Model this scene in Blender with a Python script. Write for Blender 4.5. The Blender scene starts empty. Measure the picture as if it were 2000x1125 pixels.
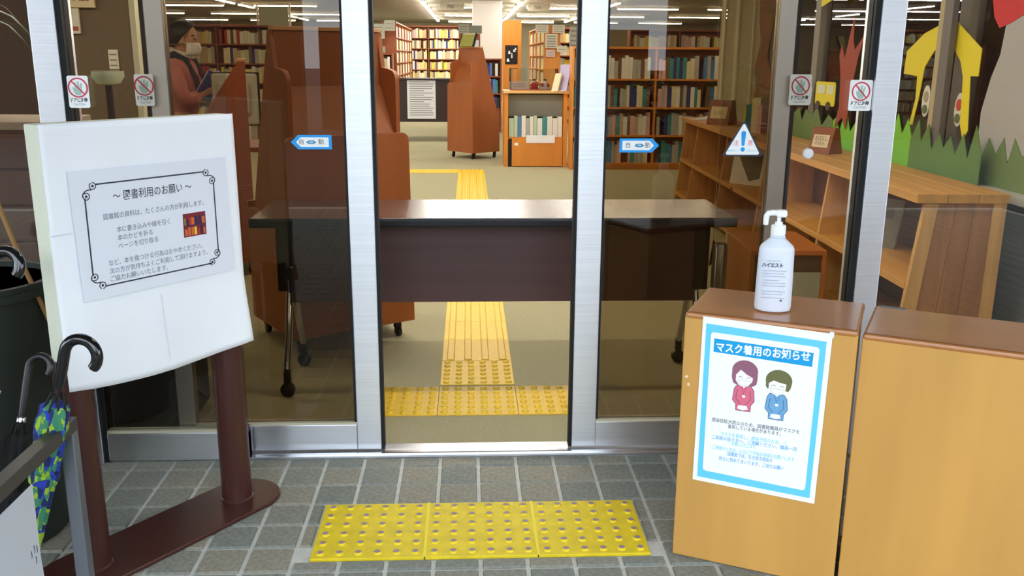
import bpy, bmesh, math, random
from mathutils import Vector, Matrix
random.seed(7)
S = bpy.context.scene
C = S.collection
PI = math.pi

# ------------------------------------------------------------------ camera
cam_d = bpy.data.cameras.new('camera'); cam = bpy.data.objects.new('camera', cam_d); C.objects.link(cam)
YAW, PITCH, ROLL, CAMZ = 0.04808, 0.24689, 0.00652, 1.2786
f_ = Vector((math.sin(YAW)*math.cos(PITCH), math.cos(YAW)*math.cos(PITCH), -math.sin(PITCH)))
r_ = Vector((math.cos(YAW), -math.sin(YAW), 0)); u_ = r_.cross(f_)
r2 = r_*math.cos(ROLL)+u_*math.sin(ROLL); u2 = u_*math.cos(ROLL)-r_*math.sin(ROLL)
m4 = Matrix((r2, u2, -f_)).transposed().to_4x4(); m4.translation = (0, 0, CAMZ)
cam.matrix_world = m4
cam_d.sensor_fit = 'HORIZONTAL'; cam_d.sensor_width = 36; cam_d.lens = 1793.13/2000*36
cam_d.clip_start = .02; cam_d.clip_end = 200
S.camera = cam

# ------------------------------------------------------------------ sky, exposure
SKY = 5.0
TUBE = 88.0
w = bpy.data.worlds.new('world'); S.world = w; w.use_nodes = True
bg = w.node_tree.nodes['Background']; bg.inputs[0].default_value = (.80, .90, 1.0, 1); bg.inputs[1].default_value = SKY
S.view_settings.view_transform = 'Standard'; S.view_settings.look = 'None'
S.view_settings.exposure = 0.0; S.view_settings.gamma = 1.0; S.view_settings.use_curve_mapping = False
try: S.cycles.transparent_max_bounces = 24; S.cycles.max_bounces = 9; S.cycles.diffuse_bounces = 4; S.cycles.glossy_bounces = 4
except Exception: pass

# ------------------------------------------------------------------ materials
def lin(c):
    return tuple((x/255/12.92 if x/255 <= .04045 else ((x/255+.055)/1.055)**2.4) for x in c)
MATS = {}
def mat(name, rgb, rough=.6, metal=0, var=0., scale=(8, 8, 8), bump=0., detail=4, spec=.5, aniso=0, coat=0):
    if name in MATS: return MATS[name]
    m = bpy.data.materials.new(name); m.use_nodes = True; nt = m.node_tree; b = nt.nodes['Principled BSDF']
    c = lin(rgb); b.inputs['Base Color'].default_value = (*c, 1); b.inputs['Roughness'].default_value = rough
    b.inputs['Metallic'].default_value = metal; b.inputs['Specular IOR Level'].default_value = spec
    if aniso: b.inputs['Anisotropic'].default_value = aniso
    if coat: b.inputs['Coat Weight'].default_value = coat; b.inputs['Coat Roughness'].default_value = .15
    if var or bump:
        tc = nt.nodes.new('ShaderNodeTexCoord'); mp = nt.nodes.new('ShaderNodeMapping'); nz = nt.nodes.new('ShaderNodeTexNoise')
        mp.inputs['Scale'].default_value = scale; nz.inputs['Scale'].default_value = 1; nz.inputs['Detail'].default_value = detail
        nt.links.new(tc.outputs['Object'], mp.inputs[0]); nt.links.new(mp.outputs[0], nz.inputs['Vector'])
        if var:
            cr = nt.nodes.new('ShaderNodeValToRGB'); cr.color_ramp.elements[0].position = .3; cr.color_ramp.elements[1].position = .7
            cr.color_ramp.elements[0].color = (*[max(0, x*(1-var)) for x in c], 1); cr.color_ramp.elements[1].color = (*[min(1, x*(1+var)) for x in c], 1)
            nt.links.new(nz.outputs['Fac'], cr.inputs[0]); nt.links.new(cr.outputs[0], b.inputs['Base Color'])
        if bump:
            bp = nt.nodes.new('ShaderNodeBump'); bp.inputs['Strength'].default_value = bump; bp.inputs['Distance'].default_value = .01
            nt.links.new(nz.outputs['Fac'], bp.inputs['Height']); nt.links.new(bp.outputs[0], b.inputs['Normal'])
    MATS[name] = m; return m
def glass(name, T, rough=0.0):
    if name in MATS: return MATS[name]
    m = bpy.data.materials.new(name); m.use_nodes = True; nt = m.node_tree; nt.nodes.clear()
    o = nt.nodes.new('ShaderNodeOutputMaterial'); mx = nt.nodes.new('ShaderNodeMixShader'); tr = nt.nodes.new('ShaderNodeBsdfTransparent')
    gl = nt.nodes.new('ShaderNodeBsdfGlossy'); fr = nt.nodes.new('ShaderNodeFresnel')
    tr.inputs[0].default_value = (*[x**.5 for x in T], 1); gl.inputs['Roughness'].default_value = rough; gl.inputs[0].default_value = (1, 1, 1, 1)
    fr.inputs[0].default_value = 1.45
    nt.links.new(fr.outputs[0], mx.inputs[0]); nt.links.new(tr.outputs[0], mx.inputs[1]); nt.links.new(gl.outputs[0], mx.inputs[2]); nt.links.new(mx.outputs[0], o.inputs[0])
    MATS[name] = m; return m
def emit(name, rgb, st):
    m = bpy.data.materials.new(name); m.use_nodes = True; nt = m.node_tree; nt.nodes.clear()
    o = nt.nodes.new('ShaderNodeOutputMaterial'); e = nt.nodes.new('ShaderNodeEmission'); e.inputs[0].default_value = (*rgb, 1); e.inputs[1].default_value = st
    nt.links.new(e.outputs[0], o.inputs[0]); MATS[name] = m; return m

steel = mat('stainless', (228, 231, 236), .36, 1, var=.05, scale=(1.5, 1.5, 200), bump=.03)
_b = steel.node_tree.nodes['Principled BSDF']; _b.inputs['Anisotropic'].default_value = .8; _b.inputs['Anisotropic Rotation'].default_value = .25
_t = steel.node_tree.nodes.new('ShaderNodeTangent'); _t.direction_type = 'RADIAL'; _t.axis = 'Z'; steel.node_tree.links.new(_t.outputs[0], _b.inputs['Tangent'])
chrome = mat('chrome', (215, 215, 220), .1, 1)
gasket = mat('gasket', (14, 14, 15), .7)
G_leaf = glass('leaf_glass', (.34, .285, .195)); G_fix = glass('fixed_glass', (.80, .79, .74)); G_case = glass('case_glass', (.93, .96, .95))
white = mat('white_paper', (240, 243, 248), .75, var=.015, scale=(6, 6, 6), bump=.03)
paper = mat('notice_paper', (226, 230, 240), .6)
ink = mat('ink', (45, 48, 60), .7); ink_lt = mat('ink_light', (98, 102, 118), .7)
cream = mat('cream_foam', (214, 216, 196), .8, var=.02, scale=(30, 30, 30))
stand_br = mat('stand_brown', (70, 36, 30), .32, var=.06, scale=(9, 9, 3), spec=.5)
boxwood = mat('box_wood', (206, 154, 78), .42, var=.10, scale=(7, 7, 1.0), spec=.5, coat=.25)
boxtop = mat('box_top_wood', (178, 114, 56), .30, var=.10, scale=(2, 9, 9), coat=.4)
cartwood = mat('cart_wood', (158, 88, 42), .5, var=.08, scale=(10, 10, 1.4))
cartred = mat('cart_red_wood', (150, 72, 34), .5, var=.10, scale=(10, 10, 1.4))
edge_lit = mat('edge_lit_wood', (214, 160, 110), .5)  # wood lightened to hold the highlight along the cart tower tops
deskwood = mat('desk_wood', (86, 62, 64), .42, var=.12, scale=(1.2, 10, 26))
desktop = mat('desk_top', (98, 72, 62), .22, var=.08, scale=(1.2, 20, 20))
black = mat('black_plastic', (20, 20, 22), .35)
blackm = mat('black_matte', (18, 16, 15), .7)
pine = mat('pine', (204, 146, 66), .5, var=.16, scale=(22, 1.2, 22), bump=.04)
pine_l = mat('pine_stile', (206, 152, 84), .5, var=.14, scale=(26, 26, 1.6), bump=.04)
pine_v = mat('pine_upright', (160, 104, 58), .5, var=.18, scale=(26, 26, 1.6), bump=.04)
pine_shade = mat('pine_back_shaded', (116, 72, 40), .55, var=.15, scale=(20, 1.5, 20))  # darker than the other pine: shade of the bays put into the colour
shelfred = mat('shelf_red_wood', (150, 76, 34), .5, var=.08, scale=(9, 9, 2))
orangew = mat('orange_wood', (214, 136, 46), .45, var=.08, scale=(9, 9, 1.2))
carpet = mat('carpet', (170, 163, 130), .95, var=.07, scale=(90, 90, 90), bump=.15, spec=.15)
yel_in = mat('tactile_yellow', (238, 196, 44), .5, var=.05, scale=(30, 30, 30))
yel_out = mat('tactile_yellow_outdoor', (226, 200, 26), .55, var=.10, scale=(26, 26, 26))
worn = mat('stud_worn_tip', (150, 128, 140), .6)
grout = mat('grout', (196, 198, 192), .95, var=.10, scale=(40, 40, 40), bump=.2)
TILE = [mat('paving_a', (134, 134, 124), .85, var=.22, scale=(70, 70, 70), bump=.25), mat('paving_b', (126, 129, 121), .85, var=.22, scale=(70, 70, 70), bump=.25),
        mat('paving_c', (142, 138, 124), .85, var=.22, scale=(70, 70, 70), bump=.25)]
ceilm = mat('ceiling_paint', (132, 124, 108), .9); wallm = mat('wall_paint', (150, 140, 116), .9, var=.04); wallbe = mat('wall_beige', (186, 178, 146), .85, var=.04)
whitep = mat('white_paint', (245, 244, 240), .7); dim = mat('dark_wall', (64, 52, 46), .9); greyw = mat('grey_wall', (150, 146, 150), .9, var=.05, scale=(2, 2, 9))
cyan = mat('poster_cyan', (104, 208, 238), .6); blue = mat('poster_blue', (0, 160, 222), .6); skyb = mat('sign_blue', (20, 160, 240), .5)
red = mat('sign_red', (206, 40, 70), .5); pinkr = mat('sign_pink', (232, 60, 110), .5); purew = mat('print_white', (250, 252, 252), .6)
handg = mat('hand_green', (170, 200, 190), .6)

# ------------------------------------------------------------------ mesh helpers
class M:
    def __init__(s): s.v = []; s.f = []; s.m = []
    def add(s, vs, fs, mi=0, T=None):
        o = len(s.v)
        for p in vs:
            p = Vector(p); s.v.append(tuple(T @ p) if T is not None else tuple(p))
        for q in fs: s.f.append([i+o for i in q]); s.m.append(mi)
        return s
    def box(s, x0, x1, y0, y1, z0, z1, mi=0, T=None):
        return s.add([(x, y, z) for x in (x0, x1) for y in (y0, y1) for z in (z0, z1)],
                     [(0, 1, 3, 2), (4, 6, 7, 5), (0, 4, 5, 1), (2, 3, 7, 6), (0, 2, 6, 4), (1, 5, 7, 3)], mi, T)
    def prism(s, pts, ax, a0, a1, mi=0, T=None):
        n = len(pts)
        def P(p, a): return {'y': (p[0], a, p[1]), 'x': (a, p[0], p[1]), 'z': (p[0], p[1], a)}[ax]
        vs = [P(p, a0) for p in pts]+[P(p, a1) for p in pts]
        fs = [tuple(range(n)), tuple(range(2*n-1, n-1, -1))]+[(i, (i+1) % n, n+(i+1) % n, n+i) for i in range(n)]
        return s.add(vs, fs, mi, T)
    def tube(s, path, r, n=10, mi=0, T=None):
        path = [Vector(p) for p in path]; k = len(path); rr = r if isinstance(r, (list, tuple)) else [r]*k
        vs = []; fs = []; up = None
        for i, p in enumerate(path):
            d = (path[min(i+1, k-1)]-path[max(i-1, 0)]).normalized()
            if up is None: up = d.orthogonal().normalized()
            up = (up-d*up.dot(d)); up = up.normalized() if up.length > 1e-6 else d.orthogonal().normalized()
            b = d.cross(up)
            for j in range(n):
                a = 2*PI*j/n; vs.append(p+(up*math.cos(a)+b*math.sin(a))*rr[i])
        for i in range(k-1):
            for j in range(n): fs.append((i*n+j, i*n+(j+1) % n, (i+1)*n+(j+1) % n, (i+1)*n+j))
        fs.append(tuple(range(n))); fs.append(tuple(range(k*n-1, (k-1)*n-1, -1)))
        return s.add(vs, fs, mi, T)
    def lathe(s, prof, n=24, mi=0, T=None, wob=None):
        vs = []; fs = []; k = len(prof)
        for i, (r, z) in enumerate(prof):
            for j in range(n):
                a = 2*PI*j/n; q = r*(wob(a, z) if wob else 1); vs.append((q*math.cos(a), q*math.sin(a), z))
        for i in range(k-1):
            for j in range(n): fs.append((i*n+j, i*n+(j+1) % n, (i+1)*n+(j+1) % n, (i+1)*n+j))
        fs.append(tuple(range(n))); fs.append(tuple(range(k*n-1, (k-1)*n-1, -1)))
        return s.add(vs, fs, mi, T)
    def mesh(s, name, mats, smooth=None):
        me = bpy.data.meshes.new(name); me.from_pydata(s.v, [], s.f)
        for m_ in (mats if isinstance(mats, (list, tuple)) else [mats]): me.materials.append(m_)
        if any(s.m): me.polygons.foreach_set('material_index', s.m)
        bm = bmesh.new(); bm.from_mesh(me); bmesh.ops.recalc_face_normals(bm, faces=bm.faces); bm.to_mesh(me); bm.free()
        if smooth:
            me.polygons.foreach_set('use_smooth', [True]*len(me.polygons)); me.set_sharp_from_angle(angle=math.radians(smooth))
        me.update(); return me
    def build(s, name, mats, parent=None, smooth=None, bevel=0, loc=None, rot=None):
        return ob(name, s.mesh(name, mats, smooth), parent, bevel, loc, rot)
def ob(name, me, parent=None, bevel=0, loc=None, rot=None):
    o = bpy.data.objects.new(name, me); C.objects.link(o)
    if parent: o.parent = parent
    if loc: o.location = loc
    if rot: o.rotation_euler = rot
    if bevel:
        b = o.modifiers.new('bevel', 'BEVEL'); b.width = bevel; b.segments = 2; b.limit_method = 'ANGLE'; b.angle_limit = math.radians(40)
    return o
def tag(o, label=None, cat=None, group=None, kind=None):
    if label: o['label'] = label
    if cat: o['category'] = cat
    if group: o['group'] = group
    if kind: o['kind'] = kind
    return o
def thing(name, label, cat, loc=(0, 0, 0), rz=0, group=None, kind=None):
    o = bpy.data.objects.new(name, None); C.objects.link(o); o.location = loc; o.rotation_euler = (0, 0, rz); o.empty_display_size = .05
    return tag(o, label, cat, group, kind)
def struct(name, loc=(0, 0, 0), rz=0, label=None):
    o = bpy.data.objects.new(name, None); C.objects.link(o); o.location = loc; o.rotation_euler = (0, 0, rz); o.empty_display_size = .05
    return tag(o, label, None, None, 'structure')
def rrect(x0, x1, z0, z1, r, n=5):
    out = []
    for cx, cz, a0 in ((x1-r, z1-r, 0), (x0+r, z1-r, PI/2), (x0+r, z0+r, PI), (x1-r, z0+r, 1.5*PI)):
        for i in range(n+1):
            a = a0+PI/2*i/n; out.append((cx+r*math.cos(a), cz+r*math.sin(a)))
    return out
def ell(cx, cz, rx, rz, n=24, a0=0, a1=2*PI):
    full = abs(a1-a0-2*PI) < 1e-6
    return [(cx+rx*math.cos(a0+(a1-a0)*i/(n if full else n-1)), cz+rz*math.sin(a0+(a1-a0)*i/(n if full else n-1))) for i in range(n)]
def flat(name, pts, m, parent, y, t=.0006):
    """a printed or cut-out layer: outline in the local XZ plane, facing local -Y"""
    return M().prism(pts, 'y', y-t, y).build(name, m, parent)
def text(body, size, m, parent, x, z, y, align='CENTER', width=None, bold=0., rot=0., name='lettering'):
    cu = bpy.data.curves.new('t', 'FONT'); cu.body = body; cu.size = size; cu.align_x = align; cu.align_y = 'CENTER'; cu.offset = bold; cu.resolution_u = 2
    o = bpy.data.objects.new('t', cu); me = bpy.data.meshes.new_from_object(o)
    bpy.data.objects.remove(o); bpy.data.curves.remove(cu)
    if width and len(me.vertices):
        xs = [v.co.x for v in me.vertices]; k = width/(max(xs)-min(xs)); c0 = min(xs) if align == 'LEFT' else (min(xs)+max(xs))/2
        for v in me.vertices: v.co.x = (v.co.x-c0)*k
    me.materials.clear(); me.materials.append(m); me.name = name
    return ob(name, me, parent, 0, (x, y, z), (PI/2, 0, 0) if not rot else (PI/2, -rot, 0))
def ring(cx, cz, r0, r1, n=32):
    a = ell(cx, cz, r1, r1, n); b = ell(cx, cz, r0, r0, n); return a, b
def flat_ring(name, cx, cz, r0, r1, m, parent, y, t=.0006, n=32):
    a, b = ring(cx, cz, r0, r1, n); mm = M(); vs = []
    for yy in (y-t, y):
        vs += [(p[0], yy, p[1]) for p in a]+[(p[0], yy, p[1]) for p in b]
    fs = []
    for i in range(n):
        j = (i+1) % n; fs += [(i, j, n+j, n+i), (2*n+i, 3*n+i, 3*n+j, 2*n+j), (i, 2*n+i, 2*n+j, j), (n+i, n+j, 3*n+j, 3*n+i)]
    return mm.add(vs, fs).build(name, m, parent)
def line(name, pts, wd, m, parent, y, t=.0005):
    """a drawn line of even width in the local XZ plane"""
    L = []; R = []; k = len(pts)
    for i, p in enumerate(pts):
        a = pts[max(i-1, 0)]; b = pts[min(i+1, k-1)]; dx, dz = b[0]-a[0], b[1]-a[1]; l = math.hypot(dx, dz) or 1
        nx, nz = -dz/l*wd/2, dx/l*wd/2; L.append((p[0]+nx, p[1]+nz)); R.append((p[0]-nx, p[1]-nz))
    vs = []; fs = []
    for yy in (y-t, y): vs += [(p[0], yy, p[1]) for p in L]+[(p[0], yy, p[1]) for p in R]
    for i in range(k-1):
        fs += [(i, i+1, k+i+1, k+i), (2*k+i, 3*k+i, 3*k+i+1, 2*k+i+1), (i, 2*k+i, 2*k+i+1, i+1), (k+i, k+i+1, 3*k+i+1, 3*k+i)]
    return M().add(vs, fs).build(name, m, parent)
def arc(cx, cz, r, a0, a1, n=10): return [(cx+r*math.cos(a0+(a1-a0)*i/(n-1)), cz+r*math.sin(a0+(a1-a0)*i/(n-1))) for i in range(n)]

DY = 2.80          # front face of the door wall
# ================================================================== THE SETTING
# ---- paving outside: grout bed with every tile laid on it
GX, GY, GP = -.4646, 2.7315, .12264
TACT = (-.421, .479, 2.170, 2.470)
fl = tag(M().box(-4.75, 4.75, -2.3, DY+.02, -.2, -.006).build('floor_paving', grout), None, None, None, 'structure')
tag(M().prism([(-70, -90), (70, -90), (70, 3), (4.75, 3), (4.75, -2.3), (-4.75, -2.3), (-4.75, 3), (-70, 3)], 'z', -.2, -.008).build('ground_outside', mat('asphalt', (84, 80, 78), .9, var=.15, scale=(3, 3, 3))), None, None, None, 'structure')
TM = {}
def tile_mesh(wx, wy, k):
    key = (round(wx, 4), round(wy, 4), k)
    if key not in TM:
        e = .003; a, b = wx/2, wy/2; m = M()
        vs = [(-a, -b, -.006), (a, -b, -.006), (a, b, -.006), (-a, b, -.006), (-a+e, -b+e, 0), (a-e, -b+e, 0), (a-e, b-e, 0), (-a+e, b-e, 0)]
        m.add(vs, [(4, 5, 6, 7), (0, 1, 5, 4), (1, 2, 6, 5), (2, 3, 7, 6), (3, 0, 4, 7)])
        TM[key] = m.mesh('paving_tile', TILE[k])
    return TM[key]
J = .011
rest = M()
for ix in range(-34, 42):
    for iy in range(-1, 40):
        x0, x1 = GX+ix*GP+J/2, GX+(ix+1)*GP-J/2; y1, y0 = GY-iy*GP-J/2, GY-(iy+1)*GP+J/2
        y1 = min(y1, 2.795)
        if y1-y0 < .02: continue
        rects = [(x0, x1, y0, y1)]; g = .006
        if x1 > TACT[0]-g and x0 < TACT[1]+g and y1 > TACT[2]-g and y0 < TACT[3]+g:
            c = [(x0, min(x1, TACT[0]-g), y0, y1), (max(x0, TACT[1]+g), x1, y0, y1), (x0, x1, y0, min(y1, TACT[2]-g)), (x0, x1, max(y0, TACT[3]+g), y1)]
            c = [q for q in c if q[1]-q[0] > .012 and q[3]-q[2] > .012]; c.sort(key=lambda q: -(q[1]-q[0])*(q[3]-q[2])); rects = c[:1]
        for q in rects:
            wx, wy = q[1]-q[0], q[3]-q[2]; cx, cy = (q[0]+q[1])/2, (q[2]+q[3])/2
            if -1.62 < cx < 1.75 and cy > 1.72:
                ob('paving_tile', tile_mesh(wx, wy, random.randrange(3)), fl, 0, (cx, cy, 0))
            else: rest.box(q[0], q[1], q[2], q[3], -.006, 0)
tag(rest.build('paving_field', TILE[0], fl), kind='stuff')
# ---- indoor shell
RX0, RX1, RY1, CZ = -11., 9., 35., 2.45
SIDE_X, SIDE_Y, GLASS_Y = 2.36, 8.7, 7.22      # the side wall with the glass ends where the hall widens
tag(M().box(RX0, RX1, DY+.02, RY1, -.2, 0).build('floor', carpet), None, None, None, 'structure')
tag(M().box(RX0-.2, RX1+.2, DY-.1, RY1+.2, CZ, CZ+.2).build('ceiling', ceilm), None, None, None, 'structure')
tag(M().box(RX0-.2, RX1+.2, RY1, RY1+.2, 0, CZ).build('wall_back', wallm), None, None, None, 'structure')
tag(M().box(RX0-.2, RX0, DY, RY1, 0, CZ).build('wall_left', wallm), None, None, None, 'structure')
tag(M().box(RX1, RX1+.2, DY, RY1, 0, CZ).build('wall_right', wallm), None, None, None, 'structure')
tag(M().box(-12, 10, DY-.04, DY+.16, 2.15, 3.4).build('wall_front', dim), None, None, None, 'structure')
for sx in (-1, 1):
    tag(M().box(min(sx*2.75, sx*11.2), max(sx*2.75, sx*11.2), DY-.04, DY+.16, 0, 2.15).build('wall_entrance', dim), None, None, None, 'structure')
tag(M().box(-9, 9, -.6, DY-.04, 2.75, 2.95).build('ceiling_sky_shade', mat('sky_shade', (150, 146, 140), .9)), None, None, None, 'structure')  # unseen roof added to limit the sky light from above

# ---- side wall on the right: low wall, sill, glass, posts, dim room beyond
sw = struct('wall_side', (0, 0, 0))
M().box(SIDE_X, SIDE_X+.14, DY+.18, SIDE_Y, 0, .70).build('low_wall', greyw, sw)
M().box(SIDE_X-.04, SIDE_X+.16, DY+.18, SIDE_Y, .70, .735).build('sill', mat('sill', (186, 180, 168), .6), sw)
M().box(SIDE_X+.04, SIDE_X+.046, DY+.18, GLASS_Y, .735, CZ).build('pane', G_case, sw)
for yy in (3.30, 4.44, 6.35):
    M().box(SIDE_X+.0, SIDE_X+.1, yy-.05, yy+.05, .735, CZ).build('mullion', mat('mullion', (128, 120, 104), .6), sw, bevel=.004)
M().box(SIDE_X-.12, SIDE_X-.04, DY+.18, 5.10, .70, .735).build('sill', MATS['sill'], sw)
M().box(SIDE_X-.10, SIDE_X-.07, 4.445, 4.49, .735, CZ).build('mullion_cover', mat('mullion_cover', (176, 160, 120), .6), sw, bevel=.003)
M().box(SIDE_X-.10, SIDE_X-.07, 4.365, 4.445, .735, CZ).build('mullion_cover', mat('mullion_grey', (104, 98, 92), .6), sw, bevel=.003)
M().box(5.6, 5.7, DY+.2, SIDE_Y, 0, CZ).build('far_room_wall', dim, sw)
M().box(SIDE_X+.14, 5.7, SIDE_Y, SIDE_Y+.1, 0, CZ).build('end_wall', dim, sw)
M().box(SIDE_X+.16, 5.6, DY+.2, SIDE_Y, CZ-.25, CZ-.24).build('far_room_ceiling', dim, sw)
pl = struct('trim_1')
M().box(SIDE_X-.03, SIDE_X+.14, GLASS_Y, SIDE_Y, .735, CZ).build('beige_wall', wallbe, pl)
for yy, wd in ((GLASS_Y+.05, .05), (7.62, .035), (8.05, .10), (8.5, .05)): M().box(SIDE_X-.05, SIDE_X-.03, yy, yy+wd, .735, CZ).build('batten', mat('batten', (214, 206, 176), .6), pl, bevel=.004)

# ---- entrance: fixed panes, posts and two sliding leaves
def post(x0, x1, n, dark):
    s = struct('trim_%d' % n)
    M().box(x0, x1, DY-.02, DY+.10, 0, 2.15).build('post', steel, s, bevel=.003)
    M().box(x1 if dark > 0 else x0-.013, x1+.013 if dark > 0 else x0, DY-.005, DY+.05, 0, 2.15).build('gasket', gasket, s)
post(-1.250, -1.175, 2, 1); post(1.226, 1.302, 3, -1)
def fixed(n, x0, x1, edge=None):
    s = struct('window_%d' % n)
    M().box(x0, x1, DY-.006, DY+.034, 0.004, .098).build('bottom_rail', steel, s, bevel=.002)
    M().box(x0, x1, DY-.002, DY+.030, .098, .106).build('glazing_bead', mat('bead', (196, 188, 160), .4), s)
    M().box(x0, x1, DY+.010, DY+.018, .106, 2.06).build('pane', G_fix, s)
    M().box(x0, x1, DY-.006, DY+.034, 2.06, 2.15).build('top_rail', steel, s)
    if edge is not None: M().box(edge-.006, edge+.006, DY-.010, DY+.036, .0, .11).build('end_cap', chrome, s, bevel=.002)
    return s
fixed(1, -1.162, -.716, -.722); fixed(2, .770, 1.213, .776)
fixed(3, -2.75, -1.25); fixed(4, 1.302, 2.75)
def leaf(n, xi, s):
    """xi: edge at the opening; the leaf runs away from it in direction s"""
    d = struct('door_%d' % n); A = lambda a, b: (min(xi+s*a, xi+s*b), max(xi+s*a, xi+s*b))
    y0, y1 = DY+.040, DY+.085
    M().box(*A(0, .080), y0, y1, .012, 2.10).build('stile', steel, d, bevel=.003)
    M().box(*A(.600, .655), y0, y1, .012, 2.10).build('stile', mat('stile_dull', (196, 188, 182), .4, 1), d, bevel=.003)
    M().box(*A(.655, .668), y0+.004, y1, .012, 2.10).build('gasket', gasket, d)
    M().box(*A(-.010, 0), y0+.004, y1-.006, .012, 2.10).build('gasket', gasket, d)
    M().box(*A(.080, .087), y0+.006, y1-.006, .105, 2.0).build('gasket', gasket, d)
    M().box(*A(.080, .600), y0+.002, y1-.002, .012, .100).build('bottom_rail', steel, d, bevel=.002)
    M().box(*A(.080, .600), y0+.004, y1-.004, .100, .108).build('glazing_bead', MATS['bead'], d)
    M().box(*A(.080, .600), y0+.002, y1-.002, 2.0, 2.10).build('top_rail', steel, d)
    M().box(*A(.080, .600), y0+.018, y0+.026, .108, 2.0).build('pane', G_leaf, d)
    return d
leaf(1, -.292, -1); leaf(2, .339, 1)
th = struct('trim_4'); M().box(-1.17, 1.22, DY+.002, DY+.10, 0, .006).build('threshold', steel, th); M().box(-.70, .75, DY+.012, DY+.018, .006, .011).build('guide_ridge', chrome, th)

# ================================================================== TACTILE PAVING
stud_o = M().lathe([(.0125, 0), (.0115, .003), (.0085, .005), (.0, .0052)][:3], 10)
stud_o.f.pop(); stud_o.m.pop()
stud_o.add([(.0085*math.cos(2*PI*j/10), .0085*math.sin(2*PI*j/10), .005) for j in range(10)], [tuple(range(10))], 1)
stud_out = stud_o.mesh('stud', [yel_out, worn], 50)
tp = thing('tactile_paving', 'worn yellow dotted tactile paving strip on the grey entrance floor', 'tactile paving', (TACT[0], TACT[2], 0))
for k in range(3):
    t = M().box(.3*k+.0015, .3*k+.2985, 0, .3, -.004, .005).build('tile', yel_out, tp, bevel=.0015)
    for i in range(6):
        for j in range(6): ob('stud', stud_out, t, 0, (.3*k+.025+.05*i, .025+.05*j, .005))
for k in (1, 2): M().box(.3*k-.004, .3*k+.004, 0, .3, .005, .007).build('seam', mat('seam_yellow', (240, 222, 40), .5), tp)
stud_in = M().lathe([(.0135, 0), (.012, .004), (.009, .006)], 10).mesh('stud', yel_in, 50)
bar_in = M().prism([(-.017, 0), (.017, 0), (.0125, .005), (-.0125, .005)], 'y', -.1488, .1488).mesh('bar', yel_in)
tg = thing('tactile_guide', 'bright yellow rubber guide path of dots and bars on the library carpet', 'guide path', (0, 0, 0))
def tin(x, y, kind):
    t = M().box(x+.001, x+.299, y+.001, y+.299, .0, .004).build('tile', yel_in, tg, bevel=.001)
    if kind == 'dot':
        for i in range(6):
            for j in range(6): ob('stud', stud_in, t, 0, (x+.025+.05*i, y+.025+.05*j, .004))
    elif kind == 'bar':
        for i in range(4): ob('bar', bar_in, t, 0, (x+.0375+.075*i, y+.15, .004))
    else:
        for i in range(4): ob('bar', bar_in, t, 0, (x+.15, y+.0375+.075*i, .004), (0, 0, PI/2))
for k in range(3): tin(-.42+.3*k, 3.155, 'dot')
tin(-.119, 3.475, 'dot')
for k in range(22): tin(-.119, 3.777+.3*k, 'bar')
tin(-.119, 10.38, 'dot')
for k in range(3): tin(-.419-.3*k, 10.38, 'cross')

# ================================================================== SIGN STAND
e_ = Vector((.6, .8, 0)); n_ = Vector((.8, -.6, 0)); p0 = Vector((-.69, 2.51, 0))
SA = math.atan2(.8, .6)
left = p0+n_*.042-e_*.489
ss = thing('notice_stand', 'white notice board on two dark brown poles and an oval foot', 'sign stand', tuple(left), SA)
# local x runs along the board to the viewer's right, local -y faces the viewer
bx = .489
m = M(); st = [(bx-.455, .0), (bx, .0)]
pts = [(bx+.03+.105*math.cos(a), .042+.105*math.sin(a)) for a in [-PI/2+PI*i/14 for i in range(15)]]+[(bx-.49+.105*math.cos(a), .042+.105*math.sin(a)) for a in [PI/2+PI*i/14 for i in range(15)]]
m.prism(pts, 'z', 0, .012).build('base', stand_br, ss, bevel=.003)
for px in (bx+.005, bx-.452):
    M().lathe([(.043, .012), (.043, .57)], 28).build('pole', stand_br, ss, smooth=40, loc=(px, .042, 0))
    M().lathe([(.047, .012), (.047, .016), (.043, .02)], 28).build('pole_collar', stand_br, ss, smooth=40, loc=(px, .042, 0))
bd = M().box(0, .528, .0, .057, .545, 1.126).build('board', cream, ss, bevel=.004)
# the white cover sheet hangs over the front and curls at its lower edge
def cover(nx=44, nz=40):
    vs = []; fs = []
    for k in range(nz+1):
        for i in range(nx+1):
            u = i/nx; v = k/nz; x = u*.530; zt = 1.127; zb = .503-.022*math.sin(PI*min(1, u*1.02))-.004*u
            z = zt+(zb-zt)*v
            x += .004*v*u
            d = -.0035-.006*max(0, v-.55)*2*(.5+.5*math.sin(7*u+1))-.010*max(0, v-.7)/.3*math.exp(-((u-.98)/.12)**2)*1.6
            d += .0012*math.exp(-((x-.266)/.004)**2)-.001*math.exp(-((x-.29)/.02)**2)+.0008*math.sin(17*u+3*v)
            if u < .09: d += .0016*(1 if v > .38 else 0)
            d += .006*math.exp(-((u-.98)/.08)**2)*max(0, v-.45)*math.sin(v*11)
            vs.append((x, d, z))
    for k in range(nz):
        for i in range(nx): a = k*(nx+1)+i; fs.append((a, a+1, a+nx+2, a+nx+1))
    return M().add(vs, fs)
cv = cover().build('cover_sheet', white, ss, smooth=30); sd = cv.modifiers.new('thick', 'SOLIDIFY'); sd.thickness = .0015; sd.offset = -1
NY = -.0085
ns = flat('notice_sheet', [(.053, 1.0185), (.494, 1.0155), (.501, .7080), (.059, .7095)], paper, ss, NY, .0012)
NY -= .0013
text('～ 図書利用のお願い ～', .026, ink, ns, .270, .9480, NY-.0003, width=.222, bold=.00012)
text('図書館の資料は、たくさんの方が利用します。', .016, ink_lt, ns, .272, .9025, NY-.0003, width=.285)
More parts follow.
